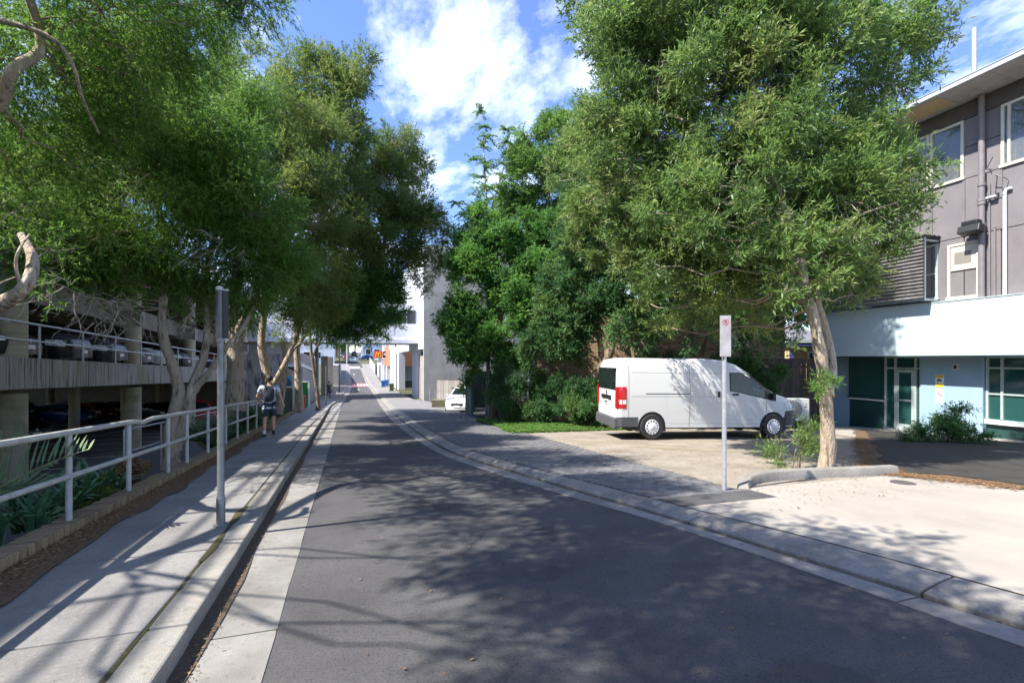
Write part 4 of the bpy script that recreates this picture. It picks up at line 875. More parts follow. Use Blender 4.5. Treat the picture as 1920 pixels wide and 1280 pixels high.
A = at(808, 755, 38); o = empty('u_rail', (A.x, A.y, zg(A.x, A.y)+.1), 'small bent pipe rail against the grey concrete wall', 'rail'); b = MB(); b.tube([(-.1, 0, 0), (-.1, 0, 1.2), (.35, 0, 1.2), (.35, 0, 0)], .025, 8); b.build('pipe', galv, o)
# ================================================================= vehicles
def carpaint(name, c, rough=.28): return mat(name, c, None, rough=rough, coat=.15, spec=.35)
class Loft:
    """body as cross sections along x (rear=0, front=L); y half width; wheel arches are cut into the lower edge"""
    def __init__(s, top, width, belt, zb, arches, ar, tumble=.14, roofr=.10):
        s.top, s.width, s.belt, s.zb, s.arches, s.ar, s.tumble, s.roofr = top, width, belt, zb, arches, ar, tumble, roofr
        s.L = top[-1][0]
    def bot(s, x):
        z = s.zb(x) if callable(s.zb) else s.zb
        for ax, az in s.arches:
            d = abs(x-ax)
            if d < s.ar: z = max(z, az+math.sqrt(max(0, s.ar**2-d*d)))
        return z
    def sec(s, x):
        w = interp(s.width, x); T = interp(s.top, x); B = s.bot(x); bl = min(interp(s.belt, x), T-.06); B2 = min(B, bl-.05)
        zs = [B2, B2+(bl-B2)*.12, B2+(bl-B2)*.45, B2+(bl-B2)*.8, bl]
        zr = s.zb(x) if callable(s.zb) else s.zb
        def wl(z): t = (z-zr)/(bl-zr+1e-6); return w*(.955+.045*math.sin(min(1, max(0, t))*math.pi*.62)/.93) if t < 1 else w*.995
        P = [(wl(z), z) for z in zs]
        h = T-bl; tm = s.tumble*h; r = min(s.roofr, h*.5)
        P += [(w*.995-tm*.45, bl+h*.45), (w*.995-tm*.9, T-r), (w*.985-tm-r*.25, T-r*.38), (w*.97-tm-r*.85, T-r*.08), (w*.55, T), (0, T+.008)]
        return P
    def surf(s, x, z):
        P = s.sec(x)
        for (y0, z0), (y1, z1) in zip(P, P[1:]):
            if z0 <= z <= z1+1e-9: return y0+(y1-y0)*(z-z0)/max(1e-6, z1-z0)
        return P[0][0] if z < P[0][1] else P[-2][0]
    def body(s, nx=90):
        xs = sorted(set([s.L*i/nx for i in range(nx+1)]+[p[0] for p in s.top]+[ax+q*s.ar for ax, _ in s.arches for q in (-1.001, -.999, -.97, -.9, -.8, -.65, -.5, -.3, 0, .3, .5, .65, .8, .9, .97, .999, 1.001)]))
        xs = [x for x in xs if 0 <= x <= s.L]; b = MB(); m = None
        for x in xs:
            P = s.sec(x); ring = [(x, -y, z) for y, z in P]+[(x, y, z) for y, z in P[::-1][1:]]; m = len(ring); b.v += ring
        for i in range(len(xs)-1):
            for j in range(m-1): b.f.append((i*m+j, i*m+j+1, (i+1)*m+j+1, (i+1)*m+j)); b.m.append(0)
        for i in (0, len(xs)-1): b.f.append(tuple(range(i*m, i*m+m))); b.m.append(0)
        return b
    def patch(s, b, x0, x1, lo, hi, side, off, nx=14, nz=5):
        o = len(b.v)
        for i in range(nx+1):
            x = x0+(x1-x0)*i/nx; a, c = (lo(x) if callable(lo) else lo), (hi(x) if callable(hi) else hi)
            for j in range(nz+1): z = a+(c-a)*j/nz; b.v.append((x, side*(s.surf(x, z)+off), z))
        for i in range(nx):
            for j in range(nz): q = o+i*(nz+1)+j; b.f.append((q, q+1, q+nz+2, q+nz+1)); b.m.append(b.mi)
        return b
    def screen(s, b, x0, x1, k=.86, off=.008, n=10):
        o = len(b.v); ny = 8
        for i in range(n+1):
            x = x0+(x1-x0)*i/n; P = s.sec(x)[4:]
            for j in range(ny+1):
                y = (j/ny*2-1)*P[3][0]*k; ya = abs(y); z = None
                Q = P[::-1]
                for (ya0, za0), (ya1, za1) in zip(Q, Q[1:]):
                    if ya0 <= ya <= ya1 + 1e-9 and ya1 > ya0: z = za0+(za1-za0)*(ya-ya0)/(ya1-ya0); break
                if z is None: z = P[-1][1]
                b.v.append((x, y, z+off))
        for i in range(n):
            for j in range(ny): q = o+i*(ny+1)+j; b.f.append((q, q+1, q+ny+2, q+ny+1)); b.m.append(b.mi)
        return b
def wheel(parent, x, y, r, w, side, rimr=.66, style='spoke', prof=None):
    b = MB(); b.lathe((x, y-w/2*side, r), (0, side, 0), [(r*rimr, 0), (r*.93, 0), (r, w*.14), (r, w*.86), (r*.94, w), (r*rimr, w*.98)], 30); t = b.build('wheel', rubber, parent, smooth=True)
    b = MB(); b.lathe((x, y+w/2*side, r), (0, side, 0), [(r*rimr+.004, -.012), (r*rimr-.012, .004), (r*rimr-.02, -.03), (.05, -.028), (.045, .012), (.02, .014)] if style == 'spoke' else [(r*rimr+.004, -.012), (r*rimr-.01, .008), (r*rimr-.03, .006), (.07, .016), (.055, .026), (.02, .028)], 28); b.build('rim', chrome if style == 'spoke' else mat_hub, t, smooth=True)
    b = MB(); n = 5 if style == 'spoke' else 12; rr = r*rimr
    if style == 'spoke':
        for k in range(n):
            a0 = 2*math.pi*(k+.5)/n; c = Vector((x+math.cos(a0)*rr*.63, y+side*(w/2-.018), r+math.sin(a0)*rr*.63)); b.box(c, (rr*.42, .012, rr*.42), tilt=Matrix.Rotation(-a0, 3, 'Y'))
    else:
        for k in range(n):
            a0 = 2*math.pi*(k+.5)/n; c = Vector((x+math.cos(a0)*rr*.76, y+side*(w/2+.006), r+math.sin(a0)*rr*.78)); b.box(c, (rr*.17, .012, rr*.17), tilt=Matrix.Rotation(-a0, 3, 'Y'))
    b.build('rim_opening', black, t)
    return t
mat_hub = mat('hub_plastic', (.62, .63, .64), None, rough=.45)
def make_car(kind, paint, loc, rz, label, cat='car', group=None, z=None, plate=True):
    sp = {'hatch': dict(L=4.3, W=.89, top=[(0, .75), (.03, .95), (.1, 1.08), (.45, 1.36), (.9, 1.44), (2.0, 1.47), (2.6, 1.4), (3.35, 1.0), (3.9, .88), (4.2, .72), (4.3, .55)], belt=.93, ax=(.78, 3.42), cab=(.35, .62, 2.55, 3.3)),
          'sedan': dict(L=4.65, W=.9, top=[(0, .72), (.04, .95), (.5, 1.06), (.95, 1.13), (1.5, 1.38), (2.2, 1.45), (2.8, 1.38), (3.55, 1.0), (4.2, .87), (4.55, .7), (4.65, .52)], belt=.93, ax=(.95, 3.72), cab=(.75, 1.35, 2.75, 3.48)),
          'suv': dict(L=4.7, W=.94, top=[(0, .8), (.04, 1.1), (.2, 1.4), (.5, 1.66), (1.2, 1.72), (2.4, 1.72), (2.9, 1.62), (3.5, 1.18), (4.25, 1.06), (4.6, .85), (4.7, .6)], belt=1.1, ax=(.88, 3.78), cab=(.2, .5, 2.85, 3.45))}[kind]
    L_, W_ = sp['L'], sp['W']; r = .33 if kind != 'suv' else .37
    lf = Loft(sp['top'], [(0, W_*.80), (.12, W_*.93), (.6, W_), (L_*.5, W_*1.0), (L_-.9, W_*.985), (L_-.35, W_*.9), (L_-.1, W_*.76), (L_, W_*.62)], [(0, sp['belt']), (L_*.5, sp['belt']), (L_-1, sp['belt']-.12), (L_, .62)], .24, [(a, r) for a in sp['ax']], r+.055, tumble=.34)
    o = empty({'hatch': 'parked_hatchback', 'sedan': 'parked_sedan', 'suv': 'parked_suv'}[kind], (loc[0], loc[1], z if z is not None else zg(loc[0], loc[1])), label, cat, rz, group)
    def P(b, name, m, par=None, **k):
        if par is None: par = o
        b.v = [(v[0]-L_/2, v[1], v[2]) for v in b.v]; return b.build(name, m, par, **k)
    P(lf.body(56), 'body', paint, smooth=True)
    b = MB(); b.box2((.2, -W_*.8, .2), (L_-.3, W_*.8, .5)); [b.box((a, 0, .45), (2*r+.05, W_*1.86, .5)) for a in sp['ax']]; P(b, 'underbody', black)
    c0, c1, c2, c3 = sp['cab']; bl = sp['belt']; tp = sp['top']
    for s in (-1, 1):
        b = MB(); lo = bl+.02; hi = lambda x: max(bl+.03, interp(tp, x)-.11)
        mid = (c1+c2)/2+.1
        lf.patch(b, c1-.12, mid-.05, lo, hi, s, .006); lf.patch(b, mid+.05, c3-.12, lo, hi, s, .006); P(b, 'side_window', carglass, recalc=False)
        b = MB(); 
        for xx in (c1+.05, mid, c3-.15): b_ = [lf.surf(xx, z_) for z_ in (.35, .6, bl)]; lf.patch(b, xx-.005, xx+.005, .34, bl+.01, s, .003, 1, 5)
        P(b, 'door_gap', black, recalc=False)
        b = MB(); b.box((c3-.25, s*(W_+.06), bl+.06), (.12, .16, .11)); P(b, 'mirror', paint, bevel=.02)
        for xx in (mid-.25, c3-1.0 if False else mid+.9*.9-.05): b = MB(); b.box((xx-.2, s*(lf.surf(xx, bl-.12)+.012), bl-.1), (.17, .02, .025)); P(b, 'door_handle', paint)
        b = MB(); lf.patch(b, L_-.62, L_-.16, lambda x: .60+(L_-x)*.06, lambda x: min(interp(tp, x)-.03, .80+(L_-x)*.05), s, .006, 6, 3); P(b, 'headlight', lampg, recalc=False)
        b = MB(); lf.patch(b, .03, .38, .70, bl-.02, s, .006, 5, 3); P(b, 'tail_light', redl, recalc=False)
    b = MB(); lf.screen(b, c2+.04, c3-.02); P(b, 'windscreen', carglass, recalc=False)
    b = MB(); lf.screen(b, c0-.22 if kind != 'sedan' else c0+.2, c1-.08 if kind != 'sedan' else c1+.05); P(b, 'rear_window', carglass, recalc=False)
    b = MB(); b.box((L_-.02, 0, .55), (.05, W_*.78, .15)); b.box((L_-.04, 0, .33), (.06, W_*1.0, .11)); P(b, 'grille', black, bevel=.01)
    if plate: b = MB(); b.box((L_+.015, 0, .45), (.012, .37, .12)); P(b, 'number_plate', white); b = MB(); b.box((-.005, 0, .62), (.012, .37, .11)); P(b, 'number_plate', white)
    b = MB(); b.lathe((L_+.002, 0, .62), (1, 0, 0), [(.055, 0), (.055, .01), (.035, .012)], 14); P(b, 'badge', chrome)
    for a in sp['ax']:
        for s in (-1, 1):
            wh = wheel(o, a-L_/2, s*(W_-.10), r, .2, s)
    return o
pb_ = {k: carpaint('paint_'+k, v, .4) for k, v in dict(black=(.012, .012, .015), white=(.62, .62, .61), silver=(.35, .36, .37), blue=(.02, .06, .26), red=(.32, .012, .015), maroon=(.13, .01, .02), dark=(.03, .035, .045), grey=(.13, .135, .14), light_blue=(.12, .25, .5)).items()}
# upper deck, nose towards the street
i = 0
UD = [(17.1, 'sedan', 'black', 'black sedan parked nose out at the near end of the upper deck'), (19.9, 'suv', 'black', 'large black suv beside the nearest black sedan on the upper deck'), (22.7, 'suv', 'dark', 'charcoal suv on the upper deck left of the second column'),
      (25.5, 'sedan', 'grey', 'dark grey sedan on the upper deck right of the second column'), (28.3, 'hatch', 'white', 'white hatchback on the upper deck between the trunks'), (31.1, 'suv', 'black', 'black suv on the upper deck just past the white hatchback'),
      (33.9, 'hatch', 'silver', 'silver hatchback on the upper deck behind the big trunk'), (36.8, 'sedan', 'dark', 'dark sedan on the upper deck before the maroon cars'), (39.8, 'suv', 'maroon', 'maroon suv on the upper deck, first of the two maroon cars'), (42.8, 'hatch', 'maroon', 'maroon hatchback at the far end of the upper deck')]
for y, kd, c, lab in UD:
    o = make_car(kd, pb_[c], (-8.55-(2.35 if kd != 'hatch' else 2.2), y), 0, lab, group='cars on the upper parking deck', z=deckz(y)-.08); o.rotation_euler.x = 0
# lower level
def lowcar(px, D_, kd, c, rz, lab, dy=0):
    p = at(px, 780, D_); return make_car(kd, pb_[c], (p.x, p.y), rz, lab, group='cars on the lower parking level', z=lotz(p.x, p.y)+.01)
lowcar(122, 38, 'hatch', 'blue', R(-22), 'blue hatchback on the lower level seen side on, right of the first column')
lowcar(176, 43, 'hatch', 'red', R(-35), 'red hatchback right behind the blue one on the lower level')
lowcar(222, 47, 'sedan', 'dark', R(-40), 'dark sedan right of the red hatchback on the lower level')
lowcar(246, 53, 'hatch', 'blue', R(-50), 'farthest blue hatchback left of the second column on the lower level')
lowcar(12, 24, 'sedan', 'black', R(-35), 'black sedan at the left edge of the lower level')
lowcar(8, 36, 'hatch', 'red', R(-30), 'red hatchback beyond the black sedan at the left edge, lower level')
lowcar(32, 44, 'suv', 'light_blue', R(-30), 'light blue suv glimpsed left of the first column, lower level')
lowcar(300, 40, 'sedan', 'dark', R(-45), 'dark sedan behind the second column on the lower level')
lowcar(362, 31, 'suv', 'red', R(-60), 'red suv seen between the two forks of the nearest tree, lower level')
lowcar(412, 33, 'hatch', 'red', R(-70), 'red hatchback between the near tree and the thick trunk, lower level')
# white hatchback by the green gate: faces the camera
p = at(853, 773, 27); o = make_car('sedan', pb_['white'], (p.x+1.15, p.y+1.6), R(-118), 'white sedan parked facing us between the weathered fence and green gate', z=zg(p.x+1, p.y+1.5)+.05)
o.location.x = p.x+1.1
# far street cars
for px, py, D_, kd, c, rz, lab in ((661, 680, 127, 'hatch', 'white', -90, 'white car coming down the far hill at the white crossing'), (649, 672, 139, 'hatch', 'maroon', -90, 'dark red car on the far hill left of the white one'),
                                   (685, 668, 140, 'sedan', 'blue', -150, 'dark blue car parked on the right at the top of the far hill'), (643, 672, 150, 'sedan', 'grey', -90, 'grey car parked far left on the hill'), (664, 664, 160, 'suv', 'black', -90, 'black car beyond the white one at the top of the hill')):
    p = at(px, py, D_); make_car(kd, pb_[c], (p.x, p.y), R(rz), lab, group='cars on the far hill', z=zg(p.x, p.y)+.01)
# dark car in the recess under the overpass
p = at(768, 745, 46); make_car('suv', pb_['black'], (9.4, 53.5), R(-90), 'black car parked in the dark recess under the overpass', z=zg(9, 53)+.05)
# ---------------------------------------------------------------- the white van
vw = carpaint('van_white', (.66, .655, .64), .35); vgrey = mat('bumper_grey', (.06, .062, .068), (.085, .087, .092), 6, .6)
r1 = Vector((8.03, 10.58)); r2 = Vector((11.68, 9.9)); rzv = math.atan2(r2.y-r1.y, r2.x-r1.x); yaxis = Vector((-math.sin(rzv), math.cos(rzv)))
# axle positions of the near-side wheels are known; the body centre line lies 0.84 m further in
rear = r1+yaxis*.86; zv1, zv2 = zg(r1.x, r1.y)+.105, zg(r2.x, r2.y)+.105
pitch = math.atan2(zv2-zv1, 3.86)
rzv -= R(2.0)
van = empty('white_van', (rear.x, rear.y, zv1), 'white high roof panel van parked on the pale ground behind the sign pole', 'van', rzv); van.rotation_euler = (R(-2.6)*0, -pitch, rzv)
van.scale = (.955, .90, 1.0)
VX = 1.06    # rear axle sits this far from the rear
top = [(0, 2.02), (.05, 2.14), (.14, 2.22), (.35, 2.26), (2.9, 2.28), (3.4, 2.24), (3.78, 2.13), (4.15, 1.92), (4.9, 1.38), (5.05, 1.29), (5.45, 1.18), (5.72, 1.02), (5.84, .82), (5.9, .55)]
wid = [(0, .86), (.05, .925), (.14, .965), (.4, .975), (4.2, .975), (4.9, .96), (5.3, .93), (5.6, .84), (5.8, .68), (5.9, .52)]
vl = Loft(top, wid, [(0, 1.36), (3.5, 1.36), (5.0, 1.12), (5.4, 1.0), (5.9, .7)], lambda x: .33 if x > 1.0 else .33+.06*(1-x), [(VX, .35), (VX+3.86, .35)], .425, tumble=.085, roofr=.16)
def V(b, name, m, par=van, **k):
    b.v = [(v[0]-VX, v[1], v[2]) for v in b.v]; return b.build(name, m, par, **k)
V(vl.body(120), 'body', vw, smooth=True)
b = MB(); b.box2((.3, -.8, .28), (5.5, .8, .55)); [b.box((a, 0, .5), (.88, 1.84, .56)) for a in (VX, VX+3.86)]; V(b, 'underbody', black)
for a in (VX, VX+3.86):
    for s in (-1, 1): wheel(van, a-VX, s*(.86), .35, .235, s, .60, 'cap')
for s in (-1, 1):
    wlo = lambda x: 1.385-.05*max(0, (x-3.6))/1.0-.15*max(0, x-3.6)
    def whi(x): return max(wlo(x)+.005, min(1.87, interp(top, x)-.09) if x < 4.2 else min(1.87, interp(top, x)-.085))
    b = MB(); vl.patch(b, 3.52, 4.62, wlo, whi, s, .006, 22, 6); gw = V(b, 'door_window', carglass, recalc=False)
    b = MB(); vl.patch(b, 4.62, 4.97, wlo, whi, s, .005, 8, 3); V(b, 'quarter_trim', black, recalc=False)
    b = MB(); vl.patch(b, 3.48, 5.0, (lambda x: wlo(x)-.03), (lambda x: whi(x)+.022), s, .003, 24, 6); V(b, 'window_surround', black, recalc=False)
    # pressed lines and gaps
    b = MB()
    for xx, a0, a1 in ((.34, .36, 2.13), (2.22, .36, 2.2), (3.36, .40, 2.02)): vl.patch(b, xx-.006, xx+.006, a0, a1, s, .0025, 1, 24)
    vl.patch(b, 4.68, 4.69, .75, 1.1, s, .0025, 1, 6)
    V(b, 'door_gap', mat('gap_grey', (.12, .12, .12), None) if s == -1 else bpy.data.materials['gap_grey'], recalc=False)
    b = MB(); 
    for zz_ in (1.86, 1.2): vl.patch(b, .42, 2.16, zz_-.005, zz_+.005, s, .0025, 20, 1); vl.patch(b, 2.28, 3.3, zz_-.005, zz_+.005, s, .0025, 14, 1)
    vl.patch(b, 3.42, 4.4, .425, .433, s, .0025, 10, 1); vl.patch(b, 1.6, 3.3, .44, .448, s, .0025, 14, 1)
    vl.patch(b, 3.42, 4.4, .54, .546, s, .0025, 10, 1)
    V(b, 'pressed_line', mat('crease_grey', (.36, .36, .35), None) if s == -1 else bpy.data.materials['crease_grey'], recalc=False)
    b = MB(); vl.patch(b, .85, 2.2, 1.265, 1.285, s, .004, 14, 1); V(b, 'slide_rail', black, recalc=False)
    for xx in (3.13, 3.66): b = MB(); b.box((xx, s*(vl.surf(xx, 1.27)+.014), 1.27), (.2 if xx > 3.4 else .07, .03, .055 if xx > 3.4 else .16)); V(b, 'door_handle', black, bevel=.012)
    b = MB(); vl.patch(b, .0, .63, .36, .62, s, .014, 12, 4); V(b, 'rear_bumper_side', vgrey, recalc=False)
    b = MB(); vl.patch(b, 5.36, 5.9, .36, .80, s, .012, 12, 4); V(b, 'front_bumper_side', vgrey, recalc=False)
    b = MB(); vl.patch(b, .02, .27, .86, 1.46, s, .012, 6, 6); tl = V(b, 'tail_light', redl, recalc=False)
    b = MB(); vl.patch(b, .03, .26, .98, 1.10, s, .014, 5, 3); V(b, 'reverse_lens', lampg, par=tl, recalc=False); 
    b = MB(); vl.patch(b, 5.3, 5.72, lambda x: .80+(5.9-x)*.16, lambda x: min(interp(top, x)-.03, .98+(5.9-x)*.16), s, .008, 8, 3); V(b, 'headlight', lampg, recalc=False)
    b = MB(); b.box((4.86, s*1.03, 1.22), (.09, .15, .2)); b.box((4.86, s*.97, 1.14), (.05, .1, .04)); V(b, 'mirror', black, bevel=.03)
b = MB(); vl.screen(b, 3.95, 4.86, .97); V(b, 'windscreen', carglass, recalc=False)
# rear face
b = MB(); b.box2((-.025, -.80, 1.37), (.02, .80, 1.98)); V(b, 'rear_window', carglass, bevel=.01)
b = MB(); b.box2((-.08, -.90, .30), (.12, .90, .60)); V(b, 'rear_bumper', vgrey, bevel=.04)
b = MB(); b.box2((-.05, -.42, 1.08), (.0, .42, 1.19)); V(b, 'plate_garnish', black, bevel=.012)
b = MB(); b.box2((-.03, -.19, .92), (-.005, .19, 1.05)); pl_ = V(b, 'number_plate', white); b = MB(); b.box2((-.034, -.15, .96), (-.031, .15, 1.01)); V(b, 'plate_characters', blk, par=pl_)
b = MB(); b.lathe((-.015, 0, 1.27), (-1, 0, 0), [(.06, 0), (.06, .012), (.045, .014)], 18); V(b, 'badge', chrome)
for s in (-1, 1):
    b = MB(); b.box2((-.02, s*.86-.07, .86), (.05, s*.86+.07, 1.46)); V(b, 'tail_light_rear', redl, bevel=.015)
b = MB(); b.box2((5.82, -.6, .38), (5.93, .6, .66)); V(b, 'front_bumper', vgrey, bevel=.03); b = MB(); b.box2((5.80, -.45, .68), (5.88, .45, .85)); V(b, 'grille', black, bevel=.02)
# ================================================================= trees
def unit(v): return v/np.maximum(np.linalg.norm(v, axis=-1, keepdims=True), 1e-9)
def leaves(name, blobs, nspray, per, ll, lw, m, parent, off, tri=False, droop=.0, spread=.9, seed=0, nsub=22, tintc=None, slen=.28):
    """leaf geometry: blobs -> sub clumps on their shells -> sprays -> single leaf faces"""
    g = np.random.default_rng(seed); B = np.array([(b[0], b[1], b[2], b[3]) for b in blobs]); fl = np.array([b[4] if len(b) > 4 else .85 for b in blobs])
    wgt = B[:, 3]**2.1; wgt = wgt/wgt.sum(); subs = []; subt = []
    for (x, y, z, r), f in zip(B, fl):
        n = max(5, int(nsub*(r/1.2)**1.2)); d = unit(g.normal(size=(n, 3))); rho = r*g.uniform(.25, 1.0, n)[:, None]**.6
        c = np.array([x, y, z])+d*rho*np.array([1, 1, f]); sr = r*g.uniform(.22, .42, n)*(1.2/max(.6, r))**.45
        subs.append(np.concatenate([c, sr[:, None], np.full((n, 1), x), np.full((n, 1), y), np.full((n, 1), z)], 1)); subt.append(g.uniform(0, 1, n))
    SB = np.concatenate(subs); ST_ = np.concatenate(subt); ww = SB[:, 3]**2; ww /= ww.sum(); k = g.choice(len(SB), nspray, p=ww)
    d = unit(g.normal(size=(nspray, 3))); C = SB[k, :3]+d*(SB[k, 3]*g.uniform(.15, 1.05, nspray)**.7)[:, None]
    ax = unit(d*.8+unit(SB[k, :3]-SB[k, 4:7]+1e-6)*.5+g.normal(size=(nspray, 3))*.45+np.array([0, 0, .25-droop]))
    t = g.uniform(-.3, 1, (nspray, per)); P = C[:, None, :]+ax[:, None, :]*(t*slen)[..., None]
    ld = unit(ax[:, None, :]*.75+g.normal(size=(nspray, per, 3))*spread*.6+np.array([0, 0, -.35*droop]))
    wd = unit(np.cross(ld, unit(g.normal(size=(nspray, per, 3))*.9+np.array([0, 0, .9]))+1e-6)); wd = unit(np.cross(ld, np.cross(wd, ld)))
    sc = g.uniform(.65, 1.25, (nspray, per, 1)); base = P; tip = P+ld*ll*sc; mid = P+ld*ll*sc*.45
    a = mid+wd*lw*sc*.5; c = mid-wd*lw*sc*.5
    V_ = np.stack([base, a, tip, c], 2) if not tri else np.stack([base-wd*lw*.3*sc, tip, base+wd*lw*.45*sc+ld*ll*.2*sc], 2)
    ti = np.clip(.5+(ST_[k][:, None]-.5)*.75+g.normal(0, .16, (nspray, per)), 0, 1)
    if tintc: ti = np.clip(ti+tintc, 0, 1)
    V_ = V_.reshape(-1, 3)-np.array(off)
    return quadmesh(name, V_, 3 if tri else 4, m, parent, ti.ravel()), SB
def curve_pts(a, b, n, sag, jit, g):
    a, b = Vector(a), Vector(b); out = []
    for i in range(n+1):
        t = i/n; p = a.lerp(b, t); p.z += math.sin(t*math.pi)*sag; 
        if 0 < i < n: p += Vector((g.uniform(-1, 1), g.uniform(-1, 1), g.uniform(-1, 1)))*jit
        out.append(p)
    return out
def tree(name, label, trunks, blobs, leafm, nspray, per=12, ll=.08, lw=.022, tri=False, barkm=None, droop=.2, group=None, seed=1, twigr=.007, limbr=.05, nsub=22, crownname='crown', bare=0, slen=.28, spread=.9, limbs=True, cat='tree', barerange=None):
    g = random.Random(seed); barkm = barkm or bark; base = Vector(trunks[0][0][0]); o = empty(name, base, label, cat, group=group); allp = []
    for pts, rad in trunks:
        pts = [Vector(p) for p in pts]; k = len(pts); rr = [rad[0]+(rad[1]-rad[0])*(i/(k-1))**.6 for i in range(k)]
        # finer spline with knobbly radius
        fp, fr = [], []
        for i in range(k-1):
            p0, p1, p2, p3 = pts[max(i-1, 0)], pts[i], pts[i+1], pts[min(i+2, k-1)]
            for q in range(5):
                t = q/5; v = .5*((2*p1)+(p2-p0)*t+(2*p0-5*p1+4*p2-p3)*t*t+(3*p1-3*p2+p3-p0)*t**3); fp.append(v); fr.append((rr[i]+(rr[i+1]-rr[i])*t)*(1+g.uniform(-.07, .07)))
        fp.append(pts[-1]); fr.append(rr[-1]); fr[0] *= 1.35; fr[1] *= 1.12
        b = MB(); b.tube([v-base for v in fp], fr, 14, jit=.05); b.build('trunk' if rad[0] > .1 else 'limb', barkm, o, smooth=True); allp += [(v, r_) for v, r_ in zip(fp, fr)]
    if blobs:
        cr_, SB = leaves(crownname, blobs, nspray, per, ll, lw, leafm, o, base, tri, droop, spread, seed, nsub, slen=slen)
    if blobs and limbs:
        tw = MB()
        for bl in blobs:
            c = Vector(bl[:3]); cand = min(allp, key=lambda q: (q[0]-c).length+(max(0, q[0].z-c.z))*1.2)
            L_ = (cand[0]-c).length
            if L_ > .5:
                r0 = min(cand[1]*.75, limbr*(.6+bl[3]*.5)); pts = curve_pts(cand[0], c, 6, -L_*.06, L_*.05, g)
                b = MB(); b.tube([v-base for v in pts], [r0*(1-.6*i/6) for i in range(7)], 8); b.build('limb', barkm, o, smooth=True)
            mine = [s for s in SB if abs(s[4]-bl[0])+abs(s[5]-bl[1])+abs(s[6]-bl[2]) < 1e-6]
            for s in mine[:40]:
                e = Vector(s[:3]); pts = curve_pts(c, e, 3, .0, (e-c).length*.09, g); tw.tube([v-base for v in pts], [twigr*1.9, twigr*1.5, twigr*1.1, twigr*.7], 4, cap=False)
                for _ in range(3): e2 = e+Vector((g.uniform(-1, 1), g.uniform(-1, 1), g.uniform(-.9, .8)))*s[3]*1.1; pts2 = curve_pts(e, e2, 2, 0, s[3]*.1, g); tw.tube([v-base for v in pts2], [twigr*.7, twigr*.5, twigr*.3], 3, cap=False)
        if tw.v: tag(tw.build('twigs', twigm, o, recalc=False), kind='stuff')
    return o
def PX(*L_): return [(*at(px, py, D_), r_, *ex) for (px, py, D_, r_, *ex) in L_]
gA = leafmat('melaleuca_leaf', [(0.060, 0.113, 0.024), (0.086, 0.186, 0.032), (0.120, 0.266, 0.043), (0.200, 0.286, 0.067)], 0.5)
gB = leafmat('olive_leaf', [(0.059, 0.110, 0.028), (0.100, 0.173, 0.039), (0.153, 0.227, 0.050), (0.208, 0.241, 0.077)], 0.45)
gC = leafmat('gum_leaf', [(0.065, 0.114, 0.036), (0.108, 0.189, 0.050), (0.158, 0.266, 0.066), (0.244, 0.272, 0.095)], 0.42, .45)
gD = leafmat('broad_leaf', [(0.043, 0.113, 0.032), (0.073, 0.193, 0.043), (0.113, 0.273, 0.056), (0.186, 0.333, 0.073)], 0.45, .42)
gE = leafmat('dark_green_leaf', [(0.032, 0.083, 0.032), (0.056, 0.141, 0.048), (0.095, 0.208, 0.064), (0.132, 0.194, 0.053)], 0.36, .5)  # dark green foliage tones
gF = leafmat('spring_leaf', [(.07, .15, .03), (.105, .22, .045), (.15, .28, .06)], .48)
# 1. near left paperbark, trunk out of frame, limbs reach into the picture
t0 = Vector((-5.3, 3.6, zg(-5, 3.6)-.6)); P_ = at
tree('paperbark_tree', 'nearest paperbark at the far left, only its pale limbs and overhanging crown in view',
     [([t0, t0+Vector((.1, .1, 1.3)), t0+Vector((.3, .5, 2.6)), at(-160, 560, 4.6), at(-40, 580, 4.4), at(40, 545, 4.3), at(62, 490, 4.4), at(40, 440, 4.6)], (.18, .03)),
      ([t0+Vector((.2, .3, 2.2)), (-5.2, 4.0, 4.2), at(-80, 200, 5.2), at(25, 130, 5.4), at(70, 40, 5.6), (-3.6, 5.4, 7.2)], (.13, .035)),
      ([at(-40, 30, 4.9), at(60, 55, 5.0), at(112, 85, 5.1), at(140, 130, 5.2), at(155, 185, 5.4), at(185, 250, 5.8)], (.035, .012)),
      ([at(40, 545, 4.3), at(30, 500, 4.3), at(35, 470, 4.3), at(55, 440, 4.5)], (.02, .008))],
     PX((240, 90, 7.0, .9), (330, 40, 7.2, .8), (120, 60, 7.4, 1.0), (180, 190, 7.4, .9), (410, 30, 6.8, .55), (460, 5, 6.6, .4), (60, 50, 6.2, .9), (190, 20, 6.0, .85), (330, -25, 6.2, .8), (440, -75, 6.4, .75), (40, 230, 6.6, .85), (130, 300, 7.2, .9), (250, 130, 7.0, .9), (20, 400, 6.2, .55), (90, 470, 6.0, .38), (120, 130, 6.6, .8), (340, 90, 7.2, .7), (40, 340, 7.4, .9), (-60, 100, 5.6, .9), (110, 520, 5.6, .2), (80, 560, 5.2, .13)) +
     [(-3.4, 3.0, 6.3, 1.0), (-2.3, 4.8, 6.6, .9), (-3.9, 1.2, 6.6, 1.1), (-2.6, .5, 6.9, .95), (-4.6, 2.2, 7.8, 1.1), (-3.2, 5.2, 8.2, 1.0), (-4.6, 4.6, 7.0, 1.0), (-1.9, 2.6, 6.4, .8), (-4.8, -.6, 6.6, 1.2), (-1.6, .4, 6.4, .8), (-5.4, 1.0, 8.8, 1.2)],
     gA, 25000, 15, .062, .019, tri=True, droop=.5, seed=3, twigr=.004, limbr=.016, nsub=30, slen=.17)
near_ = [o for o in bpy.data.objects if o.get('label', '').startswith('nearest paperbark')][0]
